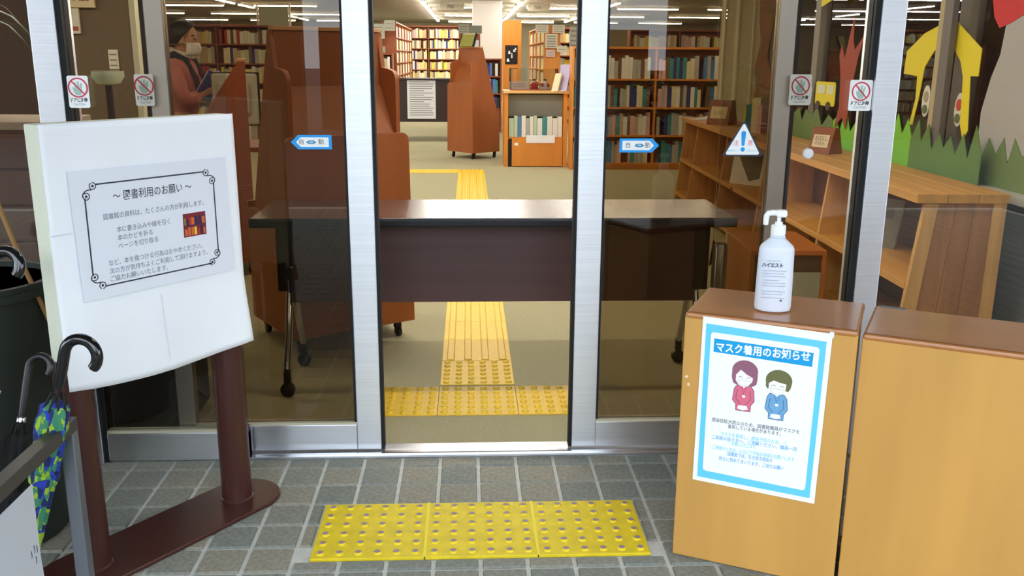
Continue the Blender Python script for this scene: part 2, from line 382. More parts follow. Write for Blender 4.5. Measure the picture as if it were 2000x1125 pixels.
for i, s_ in enumerate(('本に書き込みや線を引く', '本のかどを折る', 'ページを切り取る')):
    text(s_, .016, ink_lt, ns, .1605, (.8680, .8480, .8278)[i], NY-.0003, 'LEFT', (.148, .096, .110)[i])
for i, s_ in enumerate(('など、本を傷つける行為はおやめください。', '次の方が気持ちよくご利用して頂けますよう、', 'ご協力お願いいたします。')):
    text(s_, .016, ink_lt, ns, .1315, (.7905, .7705, .7515)[i], NY-.0003, 'LEFT', (.268, .284, .160)[i])
BX0, BX1, BZ0, BZ1 = .088, .450, .7385, .9830
for nm, pts in (('border_line', [(BX0+.030, BZ1), (BX1-.030, BZ1)]), ('border_line', [(BX0+.030, BZ0), (BX1-.022, BZ0)]), ('border_line', [(BX0, BZ0+.030), (BX0, BZ1-.030)]), ('border_line', [(BX1, BZ0+.028), (BX1, BZ1-.030)])):
    line(nm, pts, .0034, ink, ns, NY)
for cx, sx in ((BX0, 1), (BX1, -1)):
    for cz, sz in ((BZ1, -1), (BZ0, 1)):
        def tr(P): return [(cx+sx*a, cz+sz*b) for a, b in P]
        line('border_scroll', tr(arc(.022, .003, .008, -PI/2, PI*1.35, 18)), .0022, ink, ns, NY)
        line('border_scroll', tr(arc(.004, .026, .008, PI*1.1, -PI*.7, 18)), .0022, ink, ns, NY)
        line('border_scroll', tr([(.018, .012), (.010, .011), (.002, .014), (-.004, .020), (-.005, .027)]), .0026, ink, ns, NY)
        flat('border_dot', [(cx+sx*(.022+.0032*math.cos(a)), cz+sz*(.003+.0032*math.sin(a))) for a in [i*PI/6 for i in range(12)]], ink, ns, NY, .0005)
        flat('border_dot', [(cx+sx*(.004+.0032*math.cos(a)), cz+sz*(.026+.0032*math.sin(a))) for a in [i*PI/6 for i in range(12)]], ink, ns, NY, .0005)
pic = flat('printed_picture', [(.348, .881), (.417, .881), (.4165, .820), (.347, .820)], mat('pic_maroon', (120, 22, 40), .6), ns, NY, .0004)
pc = [mat('pic_yellow', (236, 206, 40), .6), mat('pic_orange', (206, 100, 40), .6), mat('pic_navy', (40, 24, 70), .6), mat('pic_olive', (150, 130, 30), .6), mat('pic_red', (170, 40, 30), .6)]
for r in range(2):
    xx = .351
    while xx < .409:
        wd = random.uniform(.004, .009); hh = random.uniform(.014, .024); zz = .8505 if r == 0 else .823
        flat('picture_book', [(xx, zz), (xx+wd, zz), (xx+wd, zz+hh), (xx, zz+hh)], random.choice(pc), pic, NY-.0004, .0003); xx += wd+random.uniform(.0005, .003)
flat('picture_shelf', [(.349, .8475), (.4155, .8475), (.4155, .8500), (.349, .8500)], pc[2], pic, NY-.0004, .0004)
# narrow greyer strips along the creases of the cover
for q in ([(.0, .8785), (.050, .8785), (.050, .8760), (.0, .8760)], [(.262, .690), (.2645, .690), (.274, .512), (.2715, .512)]):
    flat('crease', q, mat('crease', (216, 221, 230), .7), ss, -.0125 if q[0][0] > .1 else -.0075, .0005)

# ================================================================== WOODEN BOXES, POSTER, BOTTLE
def box_cab(name, label, loc, rz, wd, dp, h):
    t = thing(name, label, 'cabinet', loc, rz)
    M().box(.004, wd-.004, .020, dp, .0, h-.022).build('body', boxwood, t, bevel=.002)
    M().box(0, wd, 0, .020, .002, h-.010).build('front_panel', boxwood, t, bevel=.003)
    M().box(.0, wd, -.001, dp, h-.018, h).build('top', boxtop, t, bevel=.007)
    M().box(.004, wd-.004, .006, .012, h-.001, h+.0005).build('top_groove', mat('groove', (120, 66, 26), .5), t)
    return t
BA = math.radians(-26)
b1 = box_cab('low_cabinet', 'orange wooden cabinet that carries the mask poster and the pump bottle', (.535, 2.17, 0), BA, .405, .285, .667)
b2 = box_cab('low_cabinet', 'orange wooden cabinet right of the poster, cut by the picture edge', (.912, 2.000, 0), math.radians(-29), .80, .285, .660)
M().box(.015, .075, .268, .284, .6602, .6625).build('hinge_plate', mat('dull_metal', (130, 130, 128), .4, .8), b2)
for (x, z) in ((.012, .50), (.018, .48)):
    M().lathe([(.004, 0), (.003, .0008)], 8).build('paint_chip', mat('chip', (240, 214, 180), .6), b1, rot=(PI/2, 0, 0), loc=(x, -.0002, z))
po = thing('mask_poster', 'blue bordered mask notice with two bowing cartoon staff taped to wooden cabinet', 'poster', (.535, 2.17, 0), BA)
y = -.0015
flat('sheet', [(.0455, .6625), (.349, .6555), (.3435, .2195), (.0425, .2258)], purew, po, y, .0008); y -= .001
# cyan frame as a ring of four mitred strips with rounded inner corners
fo = [(.054, .6455), (.3372, .6350), (.3312, .2325), (.054, .2370)]; fi = rrect(.0673, .3230, .2565, .6250, .008, 4)
flat('border', fo, cyan, po, y, .0004); y -= .0005
flat('border_inside', [(p[0]-.004*(p[1] < .4)*(p[0] > .2), p[1]-(.006*(p[0] > .2))) for p in fi], purew, po, y, .0004); y -= .0005
flat('title_banner', [(.0760, .6100), (.3107, .6040), (.3095, .5690), (.0757, .5755)], blue, po, y, .0004); y -= .0005
text('マスク着用のお知らせ', .026, purew, po, .1930, .5895, y, width=.222, bold=.0007, rot=.018)
oc = mat('outline', (70, 70, 90), .7); hairr = mat('drawn_hair_plum', (150, 96, 118), .7); hairo = mat('drawn_hair_olive', (110, 110, 66), .7); skin_d = mat('drawn_skin', (250, 243, 238), .7)
knit_r = mat('drawn_pink', (226, 110, 136), .7); knit_b = mat('drawn_blue', (112, 170, 214), .7)
def staff(cx, cz, hair, knit, boy, nm):
    g = y
    D = lambda P: [(cx+a, cz+b) for a, b in P]
    body = D([(-.017, .040), (.017, .040), (.024, .030), (.027, .002), (.019, -.010), (.019, -.026), (-.017, -.026), (-.017, -.010), (-.026, .0), (-.023, .030)])
    c = flat(nm, body, knit, po, g, .0004)
    flat('drawn_hands', D([(-.010, -.012), (.010, -.012), (.013, -.021), (0, -.025), (-.013, -.021)]), skin_d, c, g-.0004, .0003)
    for sg in (-1, 1): line('drawn_sleeve', D([(sg*.015, .028), (sg*.018, .005), (sg*.006, -.010)]), .0010, oc, c, g-.0004)
    flat('drawn_badge', D(ell(.001, .012, .0042, .0036, 12)), skin_d, c, g-.0004, .0003)
    line('drawn_strap', D([(-.006, .038), (0, .016), (.006, .038)]), .0008, oc, c, g-.0004)
    if boy: hp = ell(.002, .075, .031, .027, 20, -.25, PI+.25)+[(-.028, .058), (-.024, .052), (.026, .050), (.030, .058)]
    else: hp = ell(.0, .078, .031, .027, 20, -.15, PI+.15)+[(-.031, .060), (-.027, .045), (-.020, .041), (.022, .041), (.029, .046), (.031, .060)]
    h = flat('drawn_hair', D(hp), hair, c, g-.0004, .0003)
    fc = flat('drawn_face', D([(-.021, .066), (-.010, .074 if boy else .080), (.004, .070), (.020, .068 if boy else .062), (.019, .052), (.010, .040), (-.002, .036), (-.014, .041), (-.021, .052)]), skin_d, h, g-.0007, .0003)
    for sg in (-1, 1): line('drawn_eye', D(arc(sg*.010, .0575, .005, .3, PI-.3, 6)), .0008, oc, h, g-.0010)
    line('drawn_mask', D([(-.016, .054), (.016, .053), (.012, .043), (0, .039), (-.013, .044), (-.016, .054)]), .0007, mat('mask_line', (190, 205, 210), .7), h, g-.0010)
    ol = body+[body[0]]; line('drawn_outline', ol, .0011, oc, c, g-.0004)
    flat('drawn_collar', D([(-.007, .041), (0, .033), (.007, .041)]), skin_d, c, g-.0006, .0003)
staff(.1555, .4590, hairr, knit_r, False, 'drawn_woman'); staff(.2350, .4490, hairo, knit_b, True, 'drawn_man')
for s_, x, z, wd, mm, bo in (('感染症拡大防止のため、図書館職員がマスクを', .1885, .3985, .212, ink, 0), ('着用している場合があります。', .187, .3865, .128, ink, 0),
        ('マスクを着用し、感染予防のため、ご', .187, .3640, .162, cyan, 0), ('ご来館の皆さまへ、ご理解ください、職員一同', .188, .3520, .206, blue, 0), ('お願いいたします。', .166, .3420, .060, cyan, 0),
        ('ご来館のときは、入口にて手指の消毒をお願いします', .188, .3250, .200, cyan, 0), ('図書館では、引き続き感染の', .182, .3130, .110, blue, 0), ('防止に努めてまいります。ご協力お願い', .186, .2975, .158, blue, 0)):
    text(s_, .012, mm, po, x, z, y, width=wd, bold=bo, rot=.012)
M().box(.342, .352, -.0035, -.0012, .646, .660).build('tape', mat('tape', (244, 244, 240), .3), po)

bt = thing('pump_bottle', 'white pump bottle of hand sanitizer standing on the poster cabinet', 'bottle', (.757, 2.182, .6672), math.radians(-14))
milky = mat('milky_plastic', (226, 232, 244), .35, spec=.5); milky.node_tree.nodes['Principled BSDF'].inputs['Subsurface Weight'].default_value = .15
def oval(prof, n=32, rx=1., ry=.72):
    m = M().lathe(prof, n); m.v = [(v[0]*rx, v[1]*ry, v[2]) for v in m.v]; return m
oval([(.034, 0), (.0425, .004), (.0445, .012), (.0440, .080), (.0425, .150), (.0420, .158), (.0385, .166), (.022, .181), (.0175, .185), (.0175, .190)]).build('body', milky, bt, smooth=35)
M().lathe([(.0185, .186), (.0185, .190), (.0165, .191), (.0165, .195)], 28).build('neck_ring', milky, bt, smooth=35)
M().lathe([(.0172, .193), (.0176, .196), (.0176, .214), (.0150, .217), (.009, .217), (.009, .224)], 28, wob=lambda a, z: 1+.02*math.cos(14*a)).build('collar', purew, bt, smooth=30)
M().lathe([(.0045, .222), (.0045, .240)], 14).build('stem', purew, bt, smooth=40)
hd = M(); hd.prism(rrect(-.008, .018, .236, .254, .006, 4), 'y', -.010, .010).build('pump_head', purew, bt, bevel=.004)
M().tube([(-.004, 0, .246), (-.016, 0, .246), (-.026, 0, .244), (-.030, 0, .238), (-.031, 0, .226), (-.031, 0, .216)], [.0075, .0072, .0072, .0072, .0066, .0062], 12).build('spout', purew, bt, smooth=40)
# lettering wraps to the curved front: short words laid on the flat middle of the oval
text('ハイエスト', .0125, ink, bt, -.010, .121, -.0318, width=.050, bold=.0004)
lt = mat('bottle_print', (176, 180, 196), .6)
for i, (wd, z, x) in enumerate(((.034, .133, -.008), (.056, .108, -.004), (.050, .101, -.006), (.054, .094, -.004), (.038, .084, -.010), (.056, .077, -.004), (.054, .070, -.004), (.056, .056, -.004), (.050, .049, -.006), (.056, .040, -.004))):
    line('printed_line', [(x-wd/2, z), (x+wd/2, z)], .0016, lt, bt, -.0322 if abs(x)+wd/2 < .03 else -.0318)
flat('printed_mark', ell(.016, .034, .003, .003, 12), mat('print_mark', (120, 120, 130), .6), bt, -.0318)

# ================================================================== STICKERS ON THE GLASS
def caution(label, x, z, yy, k=1.):
    t = thing('caution_sticker', label, 'sticker', (x, yy, z), 0)
    wd, h = .0375*k, .0460
    flat('plate', rrect(-wd, wd, -h, h, .006), purew, t, 0, .0012); q = -.0013
    flat('hand', [(-.012, -.002), (-.016, .012), (-.012, .014), (-.009, .007), (-.010, .026), (-.006, .028), (-.003, .012), (-.001, .030), (.004, .030), (.004, .012), (.009, .026), (.013, .023), (.010, .008), (.012, -.002), (.006, -.010), (-.006, -.010)], handg, t, q, .0004)
    for i in range(1): flat_ring('prohibition_ring', 0, .012, .0245, .0285, red, t, q-.0005)
    line('prohibition_bar', [(-.018, .031), (.018, -.007)], .0036, red, t, q-.0005)
    text('ドアに注意', .014, ink, t, 0, -.0245, q, width=.060*k, bold=.0004); text('CAUTION', .009, ink_lt, t, 0, -.0365, q, width=.040*k)
    return t
caution('white no hands door sticker beside the left steel post, brighter of the left pair', -1.136, 1.171, DY-.0055, .80)
caution('white no hands door sticker beside the right steel post, brighter of the right pair', 1.190, 1.171, DY-.0055, .93)
caution('dim no hands door sticker seen through glass near the reader in pink', -.955, 1.176, DY+.0205, .74)
caution('dim no hands door sticker seen through glass beside the paper bus', 1.012, 1.186, DY+.0205, .9)
def auto(label, x, z, s):
    t = thing('automatic_door_sticker', label, 'sticker', (x, DY+.0575, z), 0)
    L, h = .124, .0215
    A = lambda P: [(s*a, b) for a, b in P]
    flat('plate', A([(L/2, 0), (L/2-.022, h), (L/2-.03, h), (-L/2, h), (-L/2, -h), (L/2-.03, -h), (L/2-.022, -h)]), skyb, t, 0, .0012); q = -.0013
    flat('inset', A([(L/2-.016, 0), (L/2-.03, h-.007), (-L/2+.009, h-.007), (-L/2+.009, -h+.007), (L/2-.03, -h+.007)]), purew, t, q, .0004); q -= .0005
    text('自', .018, ink, t, -.030+.006*(s > 0)*-1, 0, q); text('動', .018, ink, t, .030-.004*(s > 0), 0, q)
    flat('eye_mark', [(-.016, 0), (-.007, .0055), (.007, .0055), (.016, 0), (.007, -.0055), (-.007, -.0055)], mat('eye_blue', (60, 140, 180), .6), t, q, .0004)
    flat('eye_pupil', ell(0, 0, .008, .003, 14), mat('eye_pale', (150, 210, 236), .6), t, q-.0005, .0004)
    return t
auto('blue arrow sticker pointing left on the left door leaf', -.480, 1.021, -1); auto('blue arrow sticker pointing right on the right door leaf', .531, 1.013, 1)
t = thing('warning_sticker', 'triangular white warning sticker with a blue exclamation mark on the right leaf', 'sticker', (.843, DY+.0095, .985), 0)
def rtri(h, b, r, oz=0):
    out = []; P = [(-b, 0), (b, 0), (0, h)]
    for i in range(3):
        a, c, d = Vector(P[i-1]), Vector(P[i]), Vector(P[(i+1) % 3]); u1 = (a-c).normalized(); u3 = (d-c).normalized()
        for k in range(5):
            tt = k/4; q = (c+u1*r)*(1-tt)**2+c*2*tt*(1-tt)+(c+u3*r)*tt*tt; out.append((q.x, q.y+oz))
    return out
flat('backing', rtri(.112, .064, .010), mat('tri_navy', (34, 40, 62), .5), t, 0, .0012); flat('plate', rtri(.098, .055, .010, .005), purew, t, -.0013, .0004)
flat('exclamation_bar', ell(0, .070, .0075, .0075, 10, 0, PI)+[(-.0045, .034), (0, .031), (.0045, .034)], skyb, t, -.0018, .0004); flat('exclamation_dot', ell(0, .021, .0068, .0068, 16), skyb, t, -.0018, .0004)
text('注', .018, pinkr, t, -.0225, .040, -.0019); text('意', .018, pinkr, t, .0225, .040, -.0019)
text('自動ドア', .007, cyan, t, -.028, .017, -.0019, width=.034); text('ご注意ください', .007, cyan, t, .028, .017, -.0019, width=.034)
t = thing('door_knob', 'small white round knob on the glass in front of the pine shelf', 'knob', (1.044, DY+.010, .995), 0)
M().lathe([(.006, 0), (.006, .010)], 14).build('neck', chrome, t, smooth=40, rot=(PI/2, 0, 0)); M().lathe([(.013, .008), (.0165, .011), (.0165, .018), (.014, .022), (.004, .0235)], 24).build('cap', mat('knob_white', (226, 226, 228), .3), t, smooth=40, rot=(PI/2, 0, 0))

# ================================================================== UMBRELLA STAND AND UMBRELLAS
rackm = mat('rack_steel', (150, 156, 166), .38, .85); rackd = mat('rack_dark', (96, 92, 88), .45, .7)
rk = thing('umbrella_stand', 'grey steel tube umbrella stand at the left edge of the entrance', 'umbrella stand', (-.885, 1.93, 0), 0)
# local origin at the far right post; the stand runs toward the camera and to the left
for (x, y) in ((0, 0), (0, -.72), (-.42, 0), (-.42, -.72)): M().box(x-.015, x+.015, y-.015, y+.015, .004, .485).build('post', rackm, rk, bevel=.002); 
for (x, y) in ((0, 0), (0, -.72), (-.42, 0), (-.42, -.72)): M().lathe([(.018, 0), (.018, .005)], 12).build('foot', black, rk, loc=(x, y, 0))
for x in (0, -.42): M().box(x-.016, x+.016, -.735, .015, .47, .50).build('top_rail', rackd, rk, bevel=.002)
M().box(-.405, -.015, -.735, -.705, .47, .50).build('top_rail', rackd, rk, bevel=.002)
for x in (0.0, -.42): M().tube([(x, -.72, .085), (x, 0, .085)], .005, 8).build('lower_rod', chrome, rk, smooth=40)
for yy in (0, -.72): M().tube([(-.42, yy, .085), (0, yy, .085)], .005, 8).build('lower_rod', chrome, rk, smooth=40)
M().box(-.41, -.01, -.71, -.01, .055, .070).build('drip_tray', rackd, rk)
pn = thing('rack_notice', 'white paper notice hung on the side of the umbrella stand', 'notice', (-.866, 1.70, 0), PI/2)
M().prism([(-.30, .13), (.012, .13), (.0, .30), (.004, .455), (-.30, .455)], 'y', -.003, -.0015).build('sheet', mat('rack_paper', (196, 200, 206), .7), pn)
for i, (x, z) in enumerate(((-.012, .33), (-.022, .335), (-.020, .31), (-.035, .33), (-.018, .25), (-.028, .245), (-.03, .17), (-.016, .175))):
    line('ink_mark', [(x, z), (x+.002, z-.012), (x-.001, z-.016)], .002, ink, pn, -.003)
def orient(o, p, d, xdir=(1, 0, 0)):
    z = Vector(d).normalized(); x = Vector(xdir); x = (x-z*x.dot(z)).normalized(); y = z.cross(x)
    o.rotation_mode = 'QUATERNION'; o.rotation_quaternion = Matrix((x, y, z)).transposed().to_quaternion(); o.location = p
def plaid():
    m = bpy.data.materials.new('plaid_cloth'); m.use_nodes = True; nt = m.node_tree; b = nt.nodes['Principled BSDF']; b.inputs['Roughness'].default_value = .8
    tc = nt.nodes.new('ShaderNodeTexCoord'); mp = nt.nodes.new('ShaderNodeMapping'); mp.inputs['Scale'].default_value = (60, 60, 34); mp.inputs['Rotation'].default_value = (.5, .4, .7); ck = nt.nodes.new('ShaderNodeTexChecker'); ck.inputs['Scale'].default_value = 1
    ck.inputs['Color1'].default_value = (*lin((36, 62, 176)), 1); ck.inputs['Color2'].default_value = (*lin((26, 40, 92)), 1)
    c2 = nt.nodes.new('ShaderNodeTexChecker'); c2.inputs['Scale'].default_value = .62; mx = nt.nodes.new('ShaderNodeMixRGB'); c3 = nt.nodes.new('ShaderNodeTexNoise'); c3.inputs['Scale'].default_value = 1.2
    cr = nt.nodes.new('ShaderNodeValToRGB'); cr.color_ramp.interpolation = 'CONSTANT'; cr.color_ramp.elements[0].color = (*lin((60, 130, 96)), 1); cr.color_ramp.elements[1].position = .52; cr.color_ramp.elements[1].color = (*lin((156, 190, 40)), 1)
    for n in (ck, c2, c3): nt.links.new(mp.outputs[0], n.inputs['Vector'])
    nt.links.new(tc.outputs['Object'], mp.inputs[0]); nt.links.new(c3.outputs['Fac'], cr.inputs[0]); nt.links.new(c2.outputs['Fac'], mx.inputs[0]); nt.links.new(ck.outputs[0], mx.inputs[1]); nt.links.new(cr.outputs[0], mx.inputs[2]); nt.links.new(mx.outputs[0], b.inputs['Base Color'])
    return m
def umbrella(label, tip, top, canopy_m, L, handle_m, crook_r=.040, grip=.12, tr=.0105, xdir=(1, 0, 0), wide=.034, collar=True, straight=0.):
    t = thing('folded_umbrella', label, 'umbrella')
    d = Vector(top)-Vector(tip); orient(t, tip, d, xdir)
    c0 = L   # canopy length from the tip end
    M().tube([(0, 0, .0), (0, 0, .05)], [.0035, .005], 10).build('ferrule', chrome, t, smooth=40)
    M().lathe([(.006, .045), (.012, .08), (.018, .18), (.022, .30), (wide, c0-.06), (wide*.9, c0-.015), (.010, c0)], 36, wob=lambda a, z: 1+.16*math.sin(8*(a+z*4.5))+.07*math.sin(3*a+z*20)).build('canopy', canopy_m, t, smooth=60)
    M().lathe([(wide*1.0, c0*.62), (wide*1.04, c0*.63), (wide*1.04, c0*.66), (wide*1.0, c0*.67)], 24).build('strap', canopy_m, t, smooth=40)
    for k in range(8):
        a = 2*PI*k/8; M().tube([(wide*.8*math.cos(a), wide*.8*math.sin(a), c0-.02), (.014*math.cos(a), .014*math.sin(a), c0+.015)], .0022, 6).build('rib_tip', blackm, t)
    M().tube([(0, 0, c0-.02), (0, 0, c0+.04+straight)], .0048, 10).build('shaft', blackm, t, smooth=40)
    z0 = c0+.03+straight
    if collar: M().lathe([(tr*.8, z0-.012), (tr*1.15, z0-.010), (tr*1.15, z0), (tr, z0+.002)], 16).build('collar', chrome, t, smooth=40)
    path = [(0, 0, z0), (0, 0, z0+grip*.5), (0, 0, z0+grip)]
    for i in range(1, 17):
        a = PI-(PI*1.18)*i/16; path.append((crook_r+crook_r*math.cos(a), 0, z0+grip+crook_r*math.sin(a)))
    M().tube(path, [tr*.85]+[tr]*(len(path)-2)+[tr*.95], 16).build('handle', handle_m, t, smooth=50)
    return t
gl_black = mat('gloss_black', (12, 12, 15), .12, coat=.5)
umbrella('plaid blue and green umbrella with a black crook handle in the stand', (-1.008, 1.88, .074), (-.884, 1.88, .542), plaid(), .505, gl_black, .036, .085, .0120, xdir=(1, -.15, 0), wide=.030, collar=False)
umbrella('tall dark umbrella with black crook at the picture edge in the stand', (-1.135, 1.80, .074), (-1.048, 2.0, .80), mat('brown_cloth', (56, 44, 36), .8), .46, gl_black, .033, .30, .0125, xdir=(1, -.1, 0), wide=.030)
umbrella('black umbrella with low crook between the stand and the notice board', (-1.06, 1.86, .074), (-1.012, 1.99, .48), mat('black_cloth', (22, 22, 24), .8), .40, black, .026, .115, .009, xdir=(1, -.1, 0), wide=.028)
umbrella('white folded umbrella at the left picture edge in the stand', (-1.10, 1.60, .074), (-.968, 1.73, .60), mat('vinyl_white', (214, 220, 226), .4), .62, purew, .030, .04, .008, xdir=(-1, -.4, 0), wide=.034)
gb = thing('green_bin', 'dark green bin standing behind the umbrella stand', 'bin', (-1.30, 2.37, 0)); dgreen = mat('bin_green', (26, 34, 28), .6)
M().lathe([(.17, 0), (.18, .01), (.205, .68), (.215, .685), (.215, .715), (.20, .715), (.20, .70)], 28).build('body', dgreen, gb, smooth=35); M().lathe([(.219, .68), (.219, .70)], 28).build('rim', dgreen, gb, smooth=35)
tag(M().tube([(-1.235, 2.30, .55), (-1.190, 2.295, .72), (-1.152, 2.30, .93), (-1.10, 2.30, 1.16)][::1] and [(-1.085, 2.34, .60), (-1.112, 2.30, .748), (-1.152, 2.28, .935), (-1.20, 2.26, 1.15)], .006, 10).build('wooden_stick', mat('tan_stick', (150, 112, 66), .6), smooth=40), 'thin tan wooden stick leaning out of the dark green bin', 'stick')

# ================================================================== DESK BEHIND THE DOORS
dk = thing('folding_table', 'long dark brown folding table on casters across the open doors', 'table', (.1, 3.57, 0))
M().prism([(-.235, .668), (-.235, .690), (-.230, .700), (.235, .700), (.235, .668)], 'x', -.9, .9).build('tabletop', desktop, dk, bevel=.003)
M().prism([(-.2365, .666), (-.2405, .676), (-.2405, .692), (-.2365, .702), (-.228, .702), (-.228, .666)], 'x', -.9, .9).build('edge_band', mat('edge_band', (26, 28, 38), .3), dk, bevel=.003)
M().box(-.78, .78, -.125, -.107, .355, .655).build('modesty_panel', deskwood, dk, bevel=.002)
for sx in (-1, 1):
    x = sx*.80
    M().box(x-.03, x+.03, -.13, .17, .40, .668).build('leg_bracket', blackm, dk, bevel=.006)
    M().tube([(x, -.02, .56), (x, -.05, .40), (x, -.12, .22), (x, -.19, .105)], .014, 12).build('leg', chrome, dk, smooth=40)
    M().tube([(x, .0, .56), (x, .03, .40), (x, .10, .22), (x, .17, .105)], .014, 12).build('leg', chrome, dk, smooth=40)
    M().tube([(x+.03, -.15, .50), (x+.075, -.02, .57)], .005, 8).build('fold_lever', chrome, dk, smooth=40)
    for yy in (-.195, .175):
        cs = M().lathe([(.0, -.013), (.024, -.013), (.028, -.010), (.028, .010), (.024, .013), (.0, .013)], 20).build('caster', black, dk, smooth=40, loc=(x, yy, .028), rot=(PI/2, 0, 0))
        M().box(x-.012, x+.012, yy-.015, yy+.017, .050, .106).build('caster_fork', blackm, dk, bevel=.003)
bo = thing('steel_bollard', 'short stainless cylinder post between the dark table and the pine shelf', 'post', (.889, 3.15, 0))
M().lathe([(.10, 0), (.10, .008), (.026, .02), (.026, .632), (.022, .642), (.008, .645)], 24).build('post', mat('bollard_steel', (190, 194, 200), .2, 1), bo, smooth=40)

# ================================================================== BOOK DISPLAY CARTS
def book_cart(label, loc, rz, W, Dp, k=1., wood=cartwood, rear=True):
    """local: back panel on y=0 facing -y, x along it, the cheeks slope down toward +y"""
    t = thing('book_cart', label, 'book cart', loc, rz)
    lo, led, sh, top = .08, .60*k, .95*k, 1.38*k
    def rp(w0, w1, z0, z1, r):
        c0, c1 = w0+.0, w1
        return [(w0-.012, z0), (w1+.012, z0)]+[(w1-r+r*math.cos(a), z1-r+r*math.sin(a)) for a in [PI/2*i/6 for i in range(7)]]+[(w0+r+r*math.cos(a), z1-r+r*math.sin(a)) for a in [PI/2+PI/2*i/6 for i in range(7)]]
    y0 = .022 if rear else .172
    if rear: M().prism(rp(0, W, lo, sh, .035), 'y', 0, .022).build('back_panel', wood, t, bevel=.002)
    M().box(.045, W-.045, .175, .197, led, top).build('tower_panel', wood, t, bevel=.002)
    if rear: M().prism([(.024, sh-.04), (.036, sh-.04), (.176, sh+.20*k), (.164, sh+.20*k)], 'x', .05, W-.05).build('trough_board', wood, t)
    M().box(.040, W-.040, .165, .215, top, top+.016).build('top_rail', edge_lit, t, bevel=.002)
    for x in (.03, W-.05):
        c = [(.022, lo+.1), (.022, sh+.12*k)]+[(.022+.05*(1-math.cos(a)), sh+.24*k+.05*math.sin(a)-.02) for a in [PI/2*i/5 for i in range(6)]]+[(.15, sh+.28*k), (.178, top-.02), (.178, top), (.205, top), (Dp-.03, led+.035), (Dp-.02, led), (Dp-.02, lo+.1)]
        if not rear: c = [(.172, lo+.1), (.172, top), (.205, top), (Dp-.03, led+.035), (Dp-.02, led), (Dp-.02, lo+.1)]
        M().prism(c, 'x', x, x+.02).build('cheek', wood, t, bevel=.002)
    M().box(0, W, y0, Dp-.02, lo, lo+.02).build('bottom', wood, t)
    M().box(0, .02, y0, Dp-.02, lo+.02, led).build('side_panel', wood, t, bevel=.002); M().box(W-.02, W, y0, Dp-.02, lo+.02, led).build('side_panel', wood, t, bevel=.002)
    M().box(0, W, Dp-.02, Dp, lo, led+.03).build('front_lip', wood, t, bevel=.002)
    M().box(.02, W-.02, y0, Dp-.02, led-.02, led).build('shelf', wood, t)
    T = Matrix.Translation((0, .165, top-.02)) @ Matrix.Rotation(0, 4, 'X')
    M().prism([(.198, top-.02), (.208, top-.02), (Dp-.05, led+.02), (Dp-.065, led+.02)], 'x', .05, W-.05).build('slope_board', wood, t)
    for x in (.05, W-.05):
        for y in (y0+.03, Dp-.05):
            M().lathe([(.0, -.011), (.020, -.011), (.024, -.008), (.024, .008), (.020, .011), (.0, .011)], 16).build('caster', black, t, smooth=40, loc=(x, y, .024), rot=(0, PI/2, 0))
            M().box(x-.013, x+.013, y-.01, y+.02, .04, lo).build('caster_fork', blackm, t)
    return t
CA = math.atan2(4.105-3.79, -.26+.748)
cA = book_cart('large brown book cart with rounded panel just behind the dark table', (-.752, 3.83, 0), CA, .58, .50)
cC = book_cart('brown book cart standing alone in the middle of the hall', (-.268, 12.13, 0), math.atan2(11.749-12.131, .046+.268), .50, .46)
cB = book_cart('reddish brown book cart by the grey computer', (-1.095, 5.46, 0), PI*.5+.25, .40, .70, .90, cartred, False)

# open booklet on the middle cart
t = thing('display_book', 'olive green booklet leaning on top of the middle book cart', 'book', (-.02, 11.98, 1.396), math.atan2(-.382, .314))
M().box(-.13, .13, -.012, .012, 0, .16, T=Matrix.Rotation(-.35, 4, 'X')).build('cover', mat('olive_cover', (150, 146, 60), .6), t, bevel=.003)
M().box(-.14, -.13, -.016, .014, 0, .17, T=Matrix.Rotation(-.35, 4, 'X')).build('holder_side', blackm, t); M().box(.13, .14, -.016, .014, 0, .17, T=Matrix.Rotation(-.35, 4, 'X')).build('holder_side', blackm, t)
M().box(-.125, .125, -.010, .010, .16, .168, T=Matrix.Rotation(-.35, 4, 'X')).build('pages', mat('pages', (228, 222, 200), .8), t)

# ================================================================== BOOKS AND BOOKCASES
pages = MATS['pages']
BC = {'cream': (224, 214, 176), 'white': (228, 228, 220), 'tan': (196, 172, 132), 'pale yellow': (228, 214, 120), 'pale green': (190, 208, 176), 'grey': (176, 174, 168), 'yellow': (232, 206, 60),
      'navy': (50, 56, 120), 'blue': (84, 130, 180), 'teal': (60, 140, 140), 'pink': (224, 176, 170), 'red': (176, 60, 54), 'brown': (120, 88, 62), 'black': (44, 42, 44)}
CM = {k: mat('book_'+k.replace(' ', '_'), v, .6) for k, v in BC.items()}
PALE = ['cream']*5+['white']*4+['tan']*3+['pale yellow']*3+['pale green']*2+['grey']*2+['navy', 'brown', 'pink', 'yellow']
COOL = ['blue', 'navy', 'white', 'teal', 'pale green', 'white', 'grey', 'pink', 'yellow', 'black', 'cream']
BK = []   # every shelved book: (matrix, w, d, h, colour, label, group, apparent size)
BMESH = {}
def book_mesh(w, d, h, c):
    k = (w, d, h, c)
    if k not in BMESH:
        m = M(); e = .0025   # spine faces local -y
        m.box(-w/2, w/2, 0, e, 0, h); m.box(-w/2, -w/2+e, e, d, 0, h); m.box(w/2-e, w/2, e, d, 0, h); m.box(-w/2+e, w/2-e, e, d-.004, .003, h-.004, 1)
        BMESH[k] = m.mesh('book', [CM[c], pages])
    return BMESH[k]
